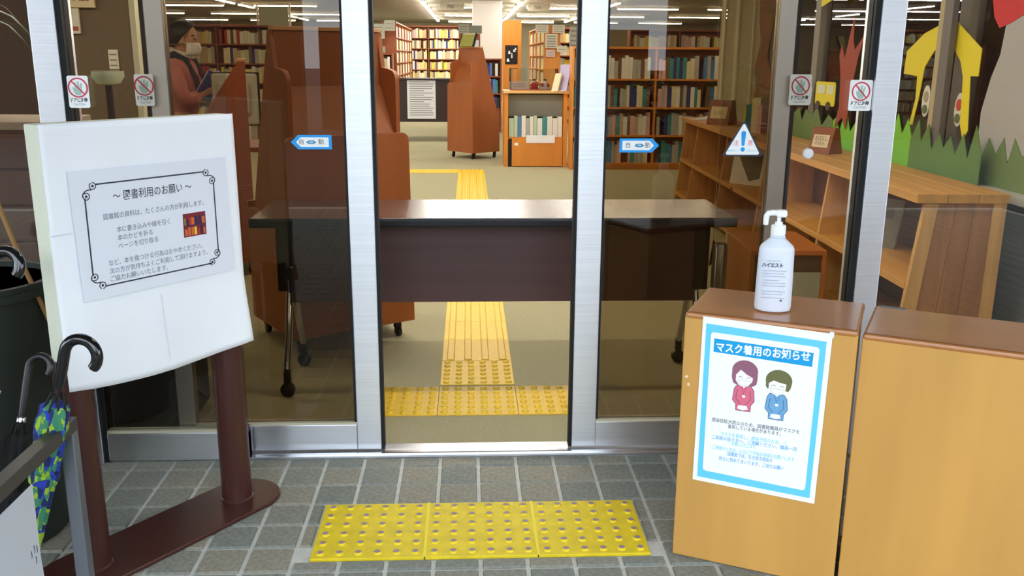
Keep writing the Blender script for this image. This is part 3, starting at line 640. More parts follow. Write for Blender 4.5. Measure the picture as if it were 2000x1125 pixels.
def fill(T, x0, x1, ydep, z, hmax, where, pal, wr=(.028, .05), full=1., face=False):
    x = x0+.004
    while x < x1-.03:
        if random.random() > full: x += random.uniform(.03, .10); continue
        w = round(random.uniform(*wr), 3); h = round(random.uniform(.74, .97)*hmax, 2); d = .16
        if x+w > x1: break
        c = random.choice(pal); h = min(h, hmax-.005)
        P = T @ Matrix.Translation((x+w/2, ydep+random.uniform(0, .012), z))
        wp = P.translation; BK.append((P, w, d, h, c, where, math.hypot(w, 0)*h/max(1, wp.y)**2)); x += w+.002
def bookcase(name, label, loc, rz, W, Dp, H, levels, wood, where, pal, wr=(.028, .05), back=True, full=.96, skip=(), cat='bookcase'):
    """local: front on y=0 facing -y"""
    t = thing(name, label, cat, loc, rz); T = Matrix.Translation(loc) @ Matrix.Rotation(rz, 4, 'Z')
    M().box(0, .025, 0, Dp, 0, H).build('side_panel', wood, t, bevel=.002); M().box(W-.025, W, 0, Dp, 0, H).build('side_panel', wood, t, bevel=.002)
    M().box(.0, W, -.004, Dp, H, H+.025).build('top_panel', wood, t, bevel=.002); M().box(.025, W-.025, Dp-.01, Dp, 0.02, H).build('back_panel', wood, t)
    M().box(.025, W-.025, .02, Dp-.01, 0, .06).build('plinth', wood, t)
    n = max(1, round(W/.95))
    for i in range(1, n): M().box(W*i/n-.01, W*i/n+.01, .004, Dp-.01, .06, H).build('divider', wood, t)
    lv = list(levels)+[H]
    for i, z in enumerate(levels):
        M().box(.025, W-.025, .003, Dp-.01, z-.02, z).build('shelf', wood, t)
        if i in skip: continue
        for q in range(n): fill(T, W*q/n+.03, W*(q+1)/n-.03, .02, z, min(.27, lv[i+1]-z-.03), ('bottom', 'second lowest', 'third lowest', 'fourth lowest', 'fifth lowest', 'sixth lowest', 'top')[i if i < len(levels)-1 else 6]+' shelf of '+where, pal, wr, full)
    return t
LV = lambda n, z0, p: [z0+p*i for i in range(n)]
bookcase('bookcase', 'wide bookcase of pale books across the far end of the hall', (-1.95, 26.0, 0), 0, 1.75, .3, 2.05, LV(7, .08, .28), shelfred, 'the far wide case', PALE, (.032, .055))
bookcase('bookcase', 'bookcase running away from view left of the far wide bookcase', (-1.50, 20.1, 0), PI/2, 5.6, .3, 1.95, LV(7, .08, .265), shelfred, 'the receding left case', PALE, (.04, .09))
bookcase('bookcase', 'short bookcase under grey boards behind the large near cart', (-2.16, 19.75, 0), 0, .60, .3, 1.30, LV(5, .08, .235), shelfred, 'the short left case', PALE+['teal', 'pale yellow'], (.035, .05))
bookcase('bookcase', 'bookcase seen end on with notices on its orange end panel', (1.36, 21.0, 0), -PI/2, 4.0, .3, 1.80, LV(7, .08, .245), orangew, 'the orange ended case', PALE, (.04, .08))
bookcase('bookcase', 'bookcase of pale books right of the notices under the lights', (1.72, 18.4, 0), 0, .95, .3, 1.80, LV(7, .08, .245), shelfred, 'the case right of the notices', PALE+['teal', 'pink'], (.032, .05))
bookcase('bookcase', 'wide low bookcase of bright books at the right door leaf', (1.185, 10.7, 0), 0, 2.9, .3, 1.37, LV(4, .08, .32), orangew, 'the low wide right case', ['white', 'grey', 'cream', 'pink', 'tan', 'blue', 'navy', 'brown', 'teal', 'grey', 'white'], (.030, .05))
bookcase('bookcase', 'brown bookcase behind the reader in pink', (-4.3, 13.6, 0), 0, 1.5, .3, 1.66, LV(6, .08, .27), shelfred, 'the case behind the reader', PALE+['red'], (.035, .06))
bookcase('bookcase', 'small bookcase of dark blue books behind the middle cart', (.12, 16.2, 0), 0, .46, .28, 1.22, LV(4, .08, .29), shelfred, 'the small case behind the middle cart', ['navy', 'blue', 'black', 'teal', 'white'], (.03, .045))
bookcase('bookcase', 'bookcase of pale books under hanging lights far left', (-7.5, 21.5, 0), 0, 2.6, .3, 1.9, LV(7, .08, .26), shelfred, 'the far left case', PALE, (.04, .07))
bookcase('bookcase', 'long bookcase behind the low one on the far right', (3.0, 17.5, 0), 0, 2.8, .3, 1.75, LV(6, .08, .27), shelfred, 'the far right case', PALE, (.04, .07))
# ================================================================== DISPLAY COUNTER AND DARK COUNTER
dc = thing('display_counter', 'orange wooden display counter of pale binders in the hall', 'counter', (.425, 10.98, 0))
M().box(0, .045, 0, .55, 0, .86).build('side_panel', orangew, dc, bevel=.002); M().box(.70, .745, 0, .55, 0, .86).build('side_panel', orangew, dc, bevel=.002)
M().box(-.01, .755, -.02, .56, .86, .89).build('top', mat('counter_top', (222, 176, 110), .4), dc, bevel=.003)
M().box(.045, .70, .50, .55, .02, .86).build('back_panel', mat('counter_inside', (128, 124, 112), .8), dc); M().box(.045, .70, .03, .50, .33, .35).build('shelf', orangew, dc)
M().box(.045, .085, .02, .06, 0, .33).build('gap_strip', blackm, dc)
dr = M().box(.09, .695, .0, .02, .01, .335).build('drawer_front', orangew, dc, bevel=.003); M().box(.12, .165, -.003, 0, .255, .285).build('label', purew, dr)
M().box(.26, .60, -.006, -.001, .285, .375).build('notice_strip', white, dc)
for zz in (.36, .62): pass
M().box(.05, .70, .20, .22, .58, .84).build('glass_front', mat('binder_grey', (150, 152, 140), .4), dc)
Tdc = Matrix.Translation((.425, 10.98, 0))
x = .055
for i in range(12):
    w_ = random.choice((.04, .05, .06, .045)); c = random.choice(['white', 'white', 'cream', 'pale green', 'blue', 'grey', 'white', 'red', 'teal'])
    if x+w_ > .69: break
    BK.append((Tdc @ Matrix.Translation((x+w_/2, .045, .3505)), w_, .14, random.choice((.24, .25, .22)), c, 'shelf of the display counter', 1.)); x += w_+.004
gc = thing('glass_case', 'small glass case with dolls on the display counter', 'display case', (.50, 11.08, .89))
M().box(0, .56, 0, .30, .0, .012).build('base', cartwood, gc)
for q in ((0, .56, 0, .004), (0, .56, .296, .30), (0, .004, .004, .296), (.556, .56, .004, .296)): M().box(*q, .012, .25).build('pane', G_case, gc)
M().box(0, .56, 0, .30, .25, .254).build('top_pane', G_case, gc)
for x in (.002, .558):
    for y in (.002, .298): M().box(x-.005, x+.005, y-.005, y+.005, .012, .254).build('corner_bar', blackm, gc)
def doll(label, loc, c1, c2):
    t = thing('doll', label, 'doll', loc); M().lathe([(.05, 0), (.052, .01), (.03, .06), (.018, .078)], 14).build('robe', mat(label[:12], c1, .7), t, smooth=50)
    M().lathe([(.004, .074), (.02, .082), (.024, .097), (.018, .112), (.005, .118)], 14).build('head', mat('doll_skin', (236, 214, 196), .6), t, smooth=60); M().lathe([(.0245, .098), (.02, .114), (.006, .121)], 14).build('hair', black, t, smooth=60)
    for s_ in (-1, 1): M().tube([(s_*.022, -.01, .062), (s_*.045, -.03, .045), (s_*.02, -.05, .04)], [.012, .012, .008], 8).build('sleeve', mat(label[:12]+'b', c2, .7), t, smooth=50)
doll('red robed doll in the small glass case', (.79, 11.23, .903), (190, 50, 40), (200, 70, 50)); doll('white robed doll in the small glass case', (.92, 11.22, .903), (226, 206, 190), (180, 50, 46))
t = thing('name_card', 'pale pink card standing left in the small glass case', 'card', (.51, 11.12, .903)); M().prism([(0, 0), (.05, 0), (.004, .09), (.0, .09)], 'x', 0, .19).build('card', mat('card_pink', (232, 206, 196), .7), t)
for z in (.03, .05, .07): line('printed_line', [(.02, z), (.17, z)], .006, mat('card_print', (170, 130, 120), .7), t, -.001)
t = thing('bookstand_leaflet', 'lilac leaflet leaning at the right end of the display counter', 'leaflet', (1.10, 11.0, .891), .9); M().prism([(-.01, 0), (.01, 0), (.10, .30), (.085, .30)], 'y', -.07, .07).build('leaflet', mat('lilac', (190, 180, 214), .6), t); M().box(-.04, .07, -.05, .05, 0, .006).build('foot', purew, t)
t = thing('bookstand_leaflet', 'cream leaflet leaning on the right half of the display counter', 'leaflet', (1.02, 10.99, .891), .7); M().prism([(-.01, 0), (.008, 0), (.07, .20), (.055, .20)], 'y', -.05, .05).build('leaflet', mat('creamleaf', (226, 220, 180), .6), t); M().box(-.03, .05, -.04, .04, 0, .006).build('foot', purew, t)
ct = thing('dark_counter', 'dark brown counter panel with a long white notice at the back', 'counter', (-1.27, 14.3, 0))
M().box(0, 1.30, 0, .03, .30, .92).build('front_panel', mat('counter_dark', (50, 32, 30), .5), ct, bevel=.003); M().box(-.02, 1.32, -.02, .5, .92, .95).build('top', MATS['counter_dark'], ct, bevel=.003)
for x in (.03, 1.24): M().box(x, x+.05, .05, .45, 0, .92).build('leg_frame', blackm, ct)
nt_ = thing('long_notice', 'white printed notice taped on the dark counter panel', 'notice', (-.925, 14.298, 0)); M().box(0, .43, -.004, -.001, .35, .955).build('sheet', white, nt_)
for k in range(16):
    wd = random.choice((.34, .3, .36, .22)); line('printed_line', [(.035, .90-.033*k), (.035+wd, .90-.033*k)], .008, ink_lt, nt_, -.005)
# pillar, orange pillar, hanging boards
cp = struct('trim_5'); M().box(.10, .74, 20.6, 21.2, 0, CZ).build('column', whitep, cp, bevel=.02)
op = struct('trim_6'); M().box(.70, 1.07, 19.0, 19.3, 0, 1.98).build('panel_pillar', orangew, op, bevel=.004)
t = thing('black_poster', 'small black poster with white shapes on the orange pillar', 'poster', (.745, 18.995, 1.13)); M().box(0, .25, -.006, 0, 0, .37).build('sheet', blackm, t)
for q in ((.06, .20, .05, .06), (.16, .24, .05, .05), (.03, .05, .06, .06), (.12, .12, .03, .10), (.19, .28, .04, .04)): flat('print', [(q[0], q[1]), (q[0]+q[2], q[1]), (q[0]+q[2]*.7, q[1]+q[3]), (q[0]+.01, q[1]+q[3])], white, t, -.007)
greyb = mat('grey_board', (168, 166, 150), .8); paleb = mat('pale_board', (214, 206, 184), .8)
def board(name, label, x0, x1, z0, z1, y, m, rows=3):
    t = thing(name, label, 'notice', (x0, y, z0)); M().box(0, x1-x0, -.01, 0, 0, z1-z0).build('panel', m, t, bevel=.002)
    for k in range(rows):
        z = (z1-z0)*(k+.7)/(rows+.6); line('printed_line', [((x1-x0)*.12, z), ((x1-x0)*.86, z)], (z1-z0)*.06, mat('board_print', (120, 116, 104), .8), t, -.011)
    return t
end = thing('end_panel_stand', 'narrow brown end panel with papers behind the middle cart', 'panel', (-.15, 17.0, 0)); M().box(0, .37, 0, .04, 0, 1.67).build('panel', shelfred, end, bevel=.003); M().box(.02, .35, .04, .3, 0, .04).build('foot', shelfred, end)
board('shelf_board', 'left grey classification board above the middle cart', -.17, .02, 1.675, 1.83, 16.98, greyb); board('shelf_board', 'right grey classification board beside the white column', .07, .25, 1.672, 1.81, 16.98, mat('grey_board2', (140, 146, 136), .8))
board('paper_sheet', 'bright white sheet on the narrow brown end panel', -.08, .195, 1.34, 1.56, 16.985, white, 0); board('paper_sheet', 'pale printed strip above the bright white sheet', -.09, .16, 1.57, 1.66, 16.985, paleb, 2)
board('shelf_board', 'left pale board on top of the notice bookcase', 1.20, 1.43, 1.69, 1.83, 16.88, paleb); board('shelf_board', 'right pale board on top of the notice bookcase', 1.50, 1.72, 1.69, 1.83, 16.88, paleb)
board('paper_sheet', 'large pale printed sheet on the orange end panel', 1.38, 1.60, 1.43, 1.675, 16.94, paleb, 5); board('paper_sheet', 'small pink tinted sheet low on the orange end panel', 1.40, 1.56, 1.28, 1.40, 16.94, mat('pinkish', (226, 198, 186), .8), 2)
board('paper_sheet', 'cream sheet with an emblem right of the orange end panel', 1.58, 1.76, 1.36, 1.47, 16.80, paleb, 1); board('shelf_board', 'tall grey board at the right door stile', 1.80, 1.98, 1.42, 1.80, 16.8, greyb, 4)
board('shelf_board', 'upper grey board over the short bookcase', -2.10, -1.72, 1.62, 1.92, 19.86, greyb, 3); board('shelf_board', 'lower grey green board over the short bookcase', -2.10, -1.72, 1.34, 1.46, 19.86, mat('grey_green', (150, 160, 146), .8), 1)
board('shelf_board', 'grey classification board left of the far wide bookcase', -1.72, -1.50, 1.78, 1.99, 19.80, greyb, 2)

for x0, x1, lb in ((-.62, -.08, 'left hanging class sign reading 700 near the white column'), (1.36, 1.86, 'right hanging class sign reading 700 over the notices')):
    t = thing('class_sign', lb, 'sign', (x0, 21.6, 2.28)); M().box(0, x1-x0, 0, .02, 0, .15).build('board', mat('class_board', (150, 142, 122), .8), t, bevel=.003); text('700', .11, ink, t, (x1-x0)*.42, .075, -.002)
    for x in (.04, x1-x0-.04): M().box(x, x+.01, .005, .015, .15, CZ-2.28).build('hanger', blackm, t)

# ================================================================== CEILING LIGHTS
tubem = emit('tube_light', (1.0, .95, .86), TUBE)
housing = mat('lamp_housing', (220, 218, 210), .5)
LMESH = (M().prism([(-.05, .05), (-.035, 0), (.035, 0), (.05, .05)], 'x', -.74, .74).mesh('housing', housing), M().box(-.72, .72, -.030, .030, -.022, -.001).mesh('tube', tubem))
def lamp(x, y, rz, label):
    t = thing('ceiling_light', label, 'ceiling light', (x, y, CZ-.052), rz, 'strip lights on the library ceiling'); ob('housing', LMESH[0], t); ob('tube', LMESH[1], t)
for (yy, wh) in ((4.7, 'behind the table'), (7.2, 'over the reader'), (10.2, 'over the display counter'), (14., 'over the dark counter'), (18.2, 'before the white column'), (22.6, 'in the nearest row seen'), (27.0, 'in the middle row seen'), (31.8, 'in the farthest row seen')):
    for ix, x in enumerate((-8.6, -6.4, -4.25, -2.1, .09, 2.13, 4.28, 6.45)):
        if (yy < 9 and x > 2): continue
        if yy > 20 and -3 < x < -1.5: continue
        lamp(x, yy, 0, '%s white strip light of the crosswise row %s' % (('leftmost', 'second', 'third', 'fourth', 'fifth', 'sixth', 'seventh', 'rightmost')[ix], wh))
lamp(.75, 3.15, 0, 'white strip light just inside the sliding doors')
for x, wh in ((-.96, 'left of the white column'), (1.15, 'right of the white column'), (-5.2, 'above the reader in pink'), (3.2, 'beyond the right leaf')):
    for k in range(6): lamp(x, 20.9+1.95*k, PI/2, '%s white strip light of the lengthwise row %s' % (('nearest', 'second', 'third', 'fourth', 'fifth', 'farthest')[k], wh))

# ================================================================== PINE SHELF ALONG THE RIGHT WALL
SH = thing('pine_shelf', 'long low pine shelf with open bays along the right glass wall', 'shelf', (1.835, 3.63, 0), math.radians(-1.8))
LN = 4.9
for i in range(3): M().box(-.02+.1267*i, -.02+.1267*(i+1)-.002, -.02, LN, .712, .75).build('top_plank', pine, SH, bevel=.002)
fx = lambda z: .02-.075*(1-z/.71)
M().prism([(fx(.71), .71), (fx(.71)+.055, .71), (fx(0)+.06, 0), (fx(0), 0)], 'y', -.012, .016).build('end_stile', pine_l, SH, bevel=.002)
M().box(.30, .355, -.012, .016, 0, .71).build('end_stile', pine_l, SH, bevel=.002)
for i in range(3):
    a, b = i/3, (i+1)/3; X = lambda z, q: (fx(z)+.056)+(.299-(fx(z)+.056))*q
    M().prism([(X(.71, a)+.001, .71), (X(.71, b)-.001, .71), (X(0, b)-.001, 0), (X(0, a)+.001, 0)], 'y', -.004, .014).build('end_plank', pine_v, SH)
for yy in (1.1, 2.25, 3.3, 4.35, LN-.02):
    M().prism([(fx(.71), .71), (.34, .71), (.34, 0), (fx(0), 0)], 'y', yy-.011, yy+.011).build('divider', pine_l, SH, bevel=.002)
M().box(fx(.38)-.005, .335, .016, LN, .345, .375).build('middle_shelf', pine, SH, bevel=.002); M().box(fx(.06)-.005, .335, .016, LN, .04, .07).build('bottom_shelf', pine, SH, bevel=.002)
for i in range(8): M().box(.335, .353, .02+i*.61, .02+i*.61+.607, .02, .71).build('back_board', pine_shade, SH)
for (yy, zz) in ((1.9, .345), (2.05, .345), (2.9, .345), (.35, .345)): M().box(fx(.36)-.008, fx(.36)-.004, yy, yy+.05, zz+.004, zz+.026).build('shelf_label', mat('label_brown', (120, 66, 34), .6), SH)
def shelf_pt(x, y, z=.75):
    a = math.radians(-1.8); return (1.835+x*math.cos(a)-y*math.sin(a), 3.63+x*math.sin(a)+y*math.cos(a), z)
def tent(label, p, rz, k=1.):
    t = thing('tent_sign', label, 'sign', p, rz)
    M().prism([(-.075*k, 0), (.075*k, 0), (.024*k, .17*k), (-.024*k, .17*k)], 'x', -.085*k, .085*k).build('block', mat('tent_wood', (140, 74, 32), .45, var=.06, scale=(3, 20, 20)), t, bevel=.002)
    q = math.atan2(.17, .051)
    card = M().box(-.062*k, .062*k, -.0015, 0, 0, .085*k).build('card', mat('tent_card', (226, 206, 164), .7), t, loc=(0, -.0635*k-.001, .042*k), rot=(-(PI/2-q), 0, 0))
    return t, card
_, cd = tent('dark wooden tent sign with a card on the pine shelf near the steel post', shelf_pt(.17, 1.62), math.radians(-58), .86)
text('おはなし', .034, ink, cd, 0, .050, -.002, width=.08); text('のほん', .028, ink, cd, 0, .022, -.002, width=.07)
_, cd = tent('dark wooden tent sign with a card at the far end of the pine shelf', shelf_pt(.13, 3.97), math.radians(-42), 1.15)
text('えほん', .040, mat('card_green', (120, 120, 90), .7), cd, 0, .045, -.002, width=.09)
t = thing('loose_paper', 'curled white paper at the far end of the pine shelf', 'paper', shelf_pt(.10, 4.55), .4)
m = M(); vs = []; fs = []
for i in range(9):
    for j in range(2): u = i/8; vs.append((-.11+.22*u, -.08+.16*j, .0012+.055*max(0, u-.45)**1.5))
for i in range(8): fs.append((2*i, 2*i+2, 2*i+3, 2*i+1))
o = m.add(vs, fs).build('sheet', white, t, smooth=40); q = o.modifiers.new('thick', 'SOLIDIFY'); q.thickness = .001
for i, (c, w_, h_, lb) in enumerate((('yellow', .03, .17, 'yellow picture book leaning by the far tent sign on the pine shelf'), ('teal', .035, .19, 'green picture book beside the yellow one on the pine shelf'), ('blue', .025, .2, 'blue picture book in the row on the pine shelf'), ('pale yellow', .03, .24, 'pale yellow picture book in the row on the pine shelf'), ('cream', .05, .25, 'wide cream picture book in the row on the pine shelf'), ('pink', .03, .2, 'pink picture book at the near end of the row on the pine shelf'))):
    tag(ob('picture_book', book_mesh(w_, .18, h_, c), None, 0, shelf_pt(.16, 3.36-.075*i, .7502), (0, 0, math.radians(-35))), lb, 'book', 'picture books on top of the pine shelf')
t = thing('marker_pen', 'yellow marker pen lying on the front edge of the pine shelf', 'pen', shelf_pt(.0, 2.55, .762), math.radians(60)); M().tube([(-.06, 0, 0), (.05, 0, 0)], .011, 12).build('barrel', CM['yellow'], t, smooth=40); M().tube([(.05, 0, 0), (.085, 0, 0), (.10, 0, 0)], [.011, .009, .004], 12).build('cap', purew, t, smooth=40)
def face_out(label, p, rz, w_, h_, c1, c2, art):
    t = thing('picture_book', label, 'book', p, rz, 'face out picture books on the pine shelf'); T = Matrix.Rotation(-.22, 4, 'X')
    M().box(-w_/2, w_/2, -.002, 0, 0, h_, T=T).build('front_cover', mat(label[:20], c1, .5), t); M().box(-w_/2+.003, w_/2-.003, 0, .012, .003, h_-.003, T=T).build('pages', pages, t); M().box(-w_/2, w_/2, .012, .014, 0, h_, T=T).build('back_cover', MATS[label[:20]], t)
    for P in art: M().prism([(a*w_, b*h_) for a, b in P], 'y', -.0028, -.002, T=T).build('cover_art', mat(label[:20]+'a', c2, .6), t)
face_out('white picture book with a brown patch facing out on the middle pine shelf', shelf_pt(.10, 3.02, .376), PI*-.5+.75, .26, .27, (222, 218, 204), (108, 100, 74), ([(-.38, .85), (.42, .85), (.42, .2), (.1, .1), (-.2, .55)],))
face_out('grey picture book facing out low in the near pine bay', shelf_pt(.16, .78, .376), PI*-.5+.55, .22, .24, (120, 112, 92), (90, 84, 70), ([(-.3, .8), (.3, .8), (.3, .6), (-.3, .6)],))
# low wooden box in front of the shelf
t = thing('step_box', 'low orange brown wooden box in front of the pine shelf', 'box', (1.405, 4.42, 0), math.radians(-2)); ow = mat('step_wood', (170, 96, 36), .4, var=.1, scale=(10, 2, 10))
M().box(0, .38, 0, .52, .325, .35).build('top', ow, t, bevel=.002); M().box(0, .02, 0, .52, 0, .325).build('side_panel', ow, t); M().box(.36, .38, 0, .52, 0, .325).build('side_panel', ow, t); M().box(.02, .36, .02, .04, .02, .325).build('front_panel', mat('step_dark', (78, 52, 30), .6), t); M().box(-.004, .0, .47, .52, 0, .35).build('edge_strip', mat('strip_cream', (200, 180, 130), .6), t)
tag(M().box(1.62, 1.76, 4.400, 4.406, .0, .24).build('leaflet', mat('leaflet_grey', (150, 146, 120), .7)), 'grey leaflet propped against the low orange box', 'leaflet')

# ================================================================== PAPER CUT-OUTS ON THE GLASS WALL
def cut(name, label, polys, x=SIDE_X-.050, cat='decoration', group=None):
    """polys: list of (points (y, z), material); real sheets of card standing on the sill against the glass"""
    t = thing(name, label, cat, (x, 0, 0), 0, group)
    for i, (P, m_) in enumerate(polys): M().prism(P, 'x', -.0025*i-.004, -.0025*i-.0005).build('sheet' if i == 0 else 'glued_shape', m_, t)
    return t
K = (SIDE_X-.05)/2.3
Kp = lambda P: [(a*K, CAMZ+(b-CAMZ)*K) for a, b in P]
gm = [mat('grass_lime', (120, 196, 40), .7), mat('grass_green', (92, 128, 58), .75, var=.08, scale=(3, 3, 3)), mat('grass_olive', (104, 126, 64), .75, var=.08, scale=(3, 3, 3))]
def grass(label, y0, y1, zb, zt, m_, n, x, jit=.05):
    P = [(y1, zb), (y0, zb)]; w_ = (y1-y0)/n
    for i in range(n): a = y0+w_*i; P += [(a+.01*w_, zt-random.uniform(.06, .12)), (a+w_*random.uniform(.3, .7), zt+random.uniform(-jit, jit))]
    P.append((y1, zt-.08)); return cut('paper_grass', label, [(P, m_)], x, 'decoration', 'paper grass along the glass wall')
grass('pale olive paper grass at the right picture edge', 3.35, 4.05, .736, .95, gm[2], 7, SIDE_X-.046)
grass('dark green paper grass below the paper house', 3.95, 4.62, .736, .96, gm[1], 6, SIDE_X-.108)
grass('bright lime paper grass right of the steel post', 4.60, 4.98, .736, .97, gm[0], 3, SIDE_X-.104)
grass('bright lime paper grass behind the wooden tent sign', 5.20, 5.85, .736, .95, gm[0], 4, SIDE_X-.046)
grass('olive green paper grass below the paper bus', 5.80, 6.9, .736, .97, gm[2], 6, SIDE_X-.049)
yel = mat('paper_yellow', (236, 216, 30), .7)
cut('paper_house', 'yellow paper house front with an arched frame on the glass', [(Kp([(4.738, .95), (4.70, 1.08), (4.707, 1.195), (4.86, 1.205), (4.85, 1.319), (4.677, 1.405), (4.412, 1.470), (4.13, 1.326), (4.132, 1.205), (4.20, 1.205), (4.164, .96), (4.20, .92), (4.235, .98), (4.262, 1.20), (4.30, 1.27), (4.412, 1.36), (4.56, 1.32), (4.64, 1.24), (4.668, 1.08), (4.705, .95)]), yel)], SIDE_X-.056)
for y, z, lb, cc in ((4.60, 1.075, 'left oval paper picture below the yellow paper house', (170, 160, 130)), (4.275, 1.05, 'right oval paper picture with a red animal below the yellow house', (190, 70, 50))):
    cut('paper_oval', lb, [(ell(y*K, CAMZ+(z-CAMZ)*K, .040, .078, 24), mat('oval_white', (226, 222, 206), .7)), (ell(y*K, CAMZ+(z+.022-CAMZ)*K, .024, .028, 14), mat('oval%s' % cc[0], cc, .7)), (ell(y*K, CAMZ+(z-.04-CAMZ)*K, .022, .022, 14), mat('oval_leaf', (96, 110, 60), .7))], SIDE_X-.050)
gp = mat('paper_grey', (176, 172, 168), .8, var=.02)
cut('paper_mushroom', 'big grey paper mushroom stem with a red cap at the right edge', [(Kp([(4.09, .86), (4.095, 1.05), (4.05, 1.20), (4.0, 1.30), (3.985, 1.42), (3.93, 1.45), (3.80, 1.47), (3.40, 1.47), (3.40, .86)]), gp), (Kp([(4.12, 1.56), (4.08, 1.46), (4.03, 1.412), (3.95, 1.43), (3.85, 1.465), (3.60, 1.48), (3.40, 1.47), (3.40, 1.75), (3.7, 1.85), (4.0, 1.72)]), mat('paper_red', (206, 36, 40), .7))], SIDE_X-.043)
cut('paper_tree', 'rust brown paper tree with bare branches left of the steel post', [(Kp([(5.73, .86), (5.62, .93), (5.56, .86), (5.53, 1.00), (5.50, 1.17), (5.46, 1.30), (5.365, 1.46), (5.42, 1.40), (5.52, 1.33), (5.555, 1.38), (5.565, 1.52), (5.60, 1.45), (5.66, 1.28), (5.72, 1.36), (5.745, 1.30), (5.70, 1.18), (5.68, 1.0)]), mat('paper_rust', (160, 60, 24), .7, var=.06))], SIDE_X-.056)
cut('paper_bus', 'yellow paper bus above the olive paper grass', [(Kp([(y, z) for y, z in rrect(5.76, 6.09, .985, 1.135, .02, 3)]), yel), (Kp(rrect(5.79, 5.89, 1.06, 1.115, .008, 2)), mat('bus_window', (220, 226, 190), .6)), (Kp(rrect(5.92, 6.05, 1.06, 1.115, .008, 2)), MATS['bus_window']), (Kp(ell(5.85, .985, .035, .028, 14)), mat('wheel', (60, 34, 30), .6)), (Kp(ell(6.02, .985, .035, .028, 14)), MATS['wheel'])], SIDE_X-.056)
cut('paper_animal', 'small white paper figure left of the paper bus', [(Kp([(6.18, .99), (6.30, .99), (6.32, 1.08), (6.28, 1.15), (6.20, 1.15), (6.17, 1.08)]), purew), (Kp(ell(6.24, 1.10, .02, .018, 10)), MATS['wheel'])], SIDE_X-.054)
cut('paper_star', 'yellow paper corner piece high on the glass', [(Kp([(6.17, 1.75), (5.90, 1.70), (5.97, 1.64), (6.15, 1.605)]), yel)], SIDE_X-.043)
cut('paper_bark', 'brown bark paper trunk beside the beige wall', [(Kp([(7.46, .90), (7.42, 1.05), (7.48, 1.2), (7.36, 1.4), (7.44, 1.6), (7.46, 2.0), (7.06, 2.0), (7.06, 1.6), (7.18, 1.3), (7.02, 1.12), (7.10, .95)]), mat('bark', (140, 96, 50), .8, var=.3, scale=(9, 9, 3)))], SIDE_X-.050)

# ================================================================== THE READER IN PINK
def skin(name, V, E, R, m_, parent=None, sub=2, root=0):
    me = bpy.data.meshes.new(name); me.from_pydata(V, E, []); me.materials.append(m_); o = bpy.data.objects.new(name, me); C.objects.link(o)
    if parent: o.parent = parent
    o.modifiers.new('skin', 'SKIN').use_smooth_shade = True; s = o.modifiers.new('sub', 'SUBSURF'); s.levels = sub; s.render_levels = sub
    if not me.skin_vertices: me.skin_vertices.new() if hasattr(me.skin_vertices, 'new') else None
    for i, r in enumerate(R): me.skin_vertices[0].data[i].radius = r if isinstance(r, tuple) else (r, r)
    for i in range(len(V)): me.skin_vertices[0].data[i].use_root = (i == root)
    return o
pr_ = thing('person', 'person in a pink sweater and dark straps reading a blue book, face masked', 'person', (-1.905, 6.30, 0))
skinm = mat('skin', (224, 172, 138), .55); pinkm = mat('pink_knit', (212, 132, 126), .9, var=.08, scale=(40, 40, 40), bump=.2); navym = mat('navy_cloth', (38, 42, 66), .8)
# local frame: facing +x, right side toward -y; feet on the floor
V = [(0, 0, .80), (.0, 0, .95), (.012, 0, 1.10), (.02, 0, 1.20), (.035, 0, 1.265), (.050, 0, 1.315), (.068, 0, 1.375), (.062, 0, 1.435), (.055, 0, 1.465)]
R = [(.12, .095), (.105, .085), (.12, .09), (.09, .07), (.042, .042), (.055, .06), (.072, .088), (.066, .082), (.040, .048)]
Ed = [(i, i+1) for i in range(8)]
def add(p, r, frm): V.append(p); R.append(r); Ed.append((frm, len(V)-1)); return len(V)-1
nose = add((.150, 0, 1.350), .010, 6)
for sy in (-1, 1):
    sh = add((.012, sy*.145, 1.205), .045, 3); el = add((.085, sy*.185, .990), .036, sh); wr = add((.165, sy*.085, 1.025), .022, el); pm = add((.205, sy*.055, 1.050), (.018, .026), wr)
    for q in range(4):
        k1 = add((.232+.004*q, sy*(.050-.010*q), 1.062-.012*q+.008), .0085, pm); k2 = add((.252, sy*(.036-.010*q), 1.078-.012*q), .008, k1); add((.258-.003*q, sy*(.020-.006*q), 1.084-.013*q), .007, k2)
    k1 = add((.196, sy*.030, 1.070), .009, pm); add((.215, sy*.014, 1.090), .008, k1)
    hp = add((0, sy*.075, .76), .075, 0); kn = add((.012, sy*.085, .44), .052, hp); an = add((-.005, sy*.090, .075), .034, kn); add((.10, sy*.105, .035), .030, an)
body = skin('body', V, Ed, R, skinm, pr_)
SV = [(0, 0, .86), (0, 0, .97), (.012, 0, 1.10), (.020, 0, 1.195), (.030, 0, 1.245)]; SE = [(0, 1), (1, 2), (2, 3), (3, 4)]; SR = [(.135, .115), (.130, .110), (.138, .108), (.105, .085), (.062, .060)]
for sy in (-1, 1):
    b0 = len(SV); SV += [(.012, sy*.150, 1.205), (.050, sy*.178, 1.090), (.085, sy*.188, .990), (.125, sy*.135, 1.005), (.158, sy*.090, 1.022)]; SE += [(3, b0), (b0, b0+1), (b0+1, b0+2), (b0+2, b0+3), (b0+3, b0+4)]; SR += [.062, .060, .056, .048, .036]
skin('sweater', SV, SE, SR, pinkm, pr_)
TV = [(0, 0, .88), (0, 0, .80)]; TE = [(0, 1)]; TR = [(.13, .112), (.135, .118)]
for sy in (-1, 1): b0 = len(TV); TV += [(0, sy*.075, .72), (.012, sy*.085, .44), (-.005, sy*.09, .09)]; TE += [(1, b0), (b0, b0+1), (b0+1, b0+2)]; TR += [.090, .070, .052]
skin('trousers', TV, TE, TR, navym, pr_, 2, 1)
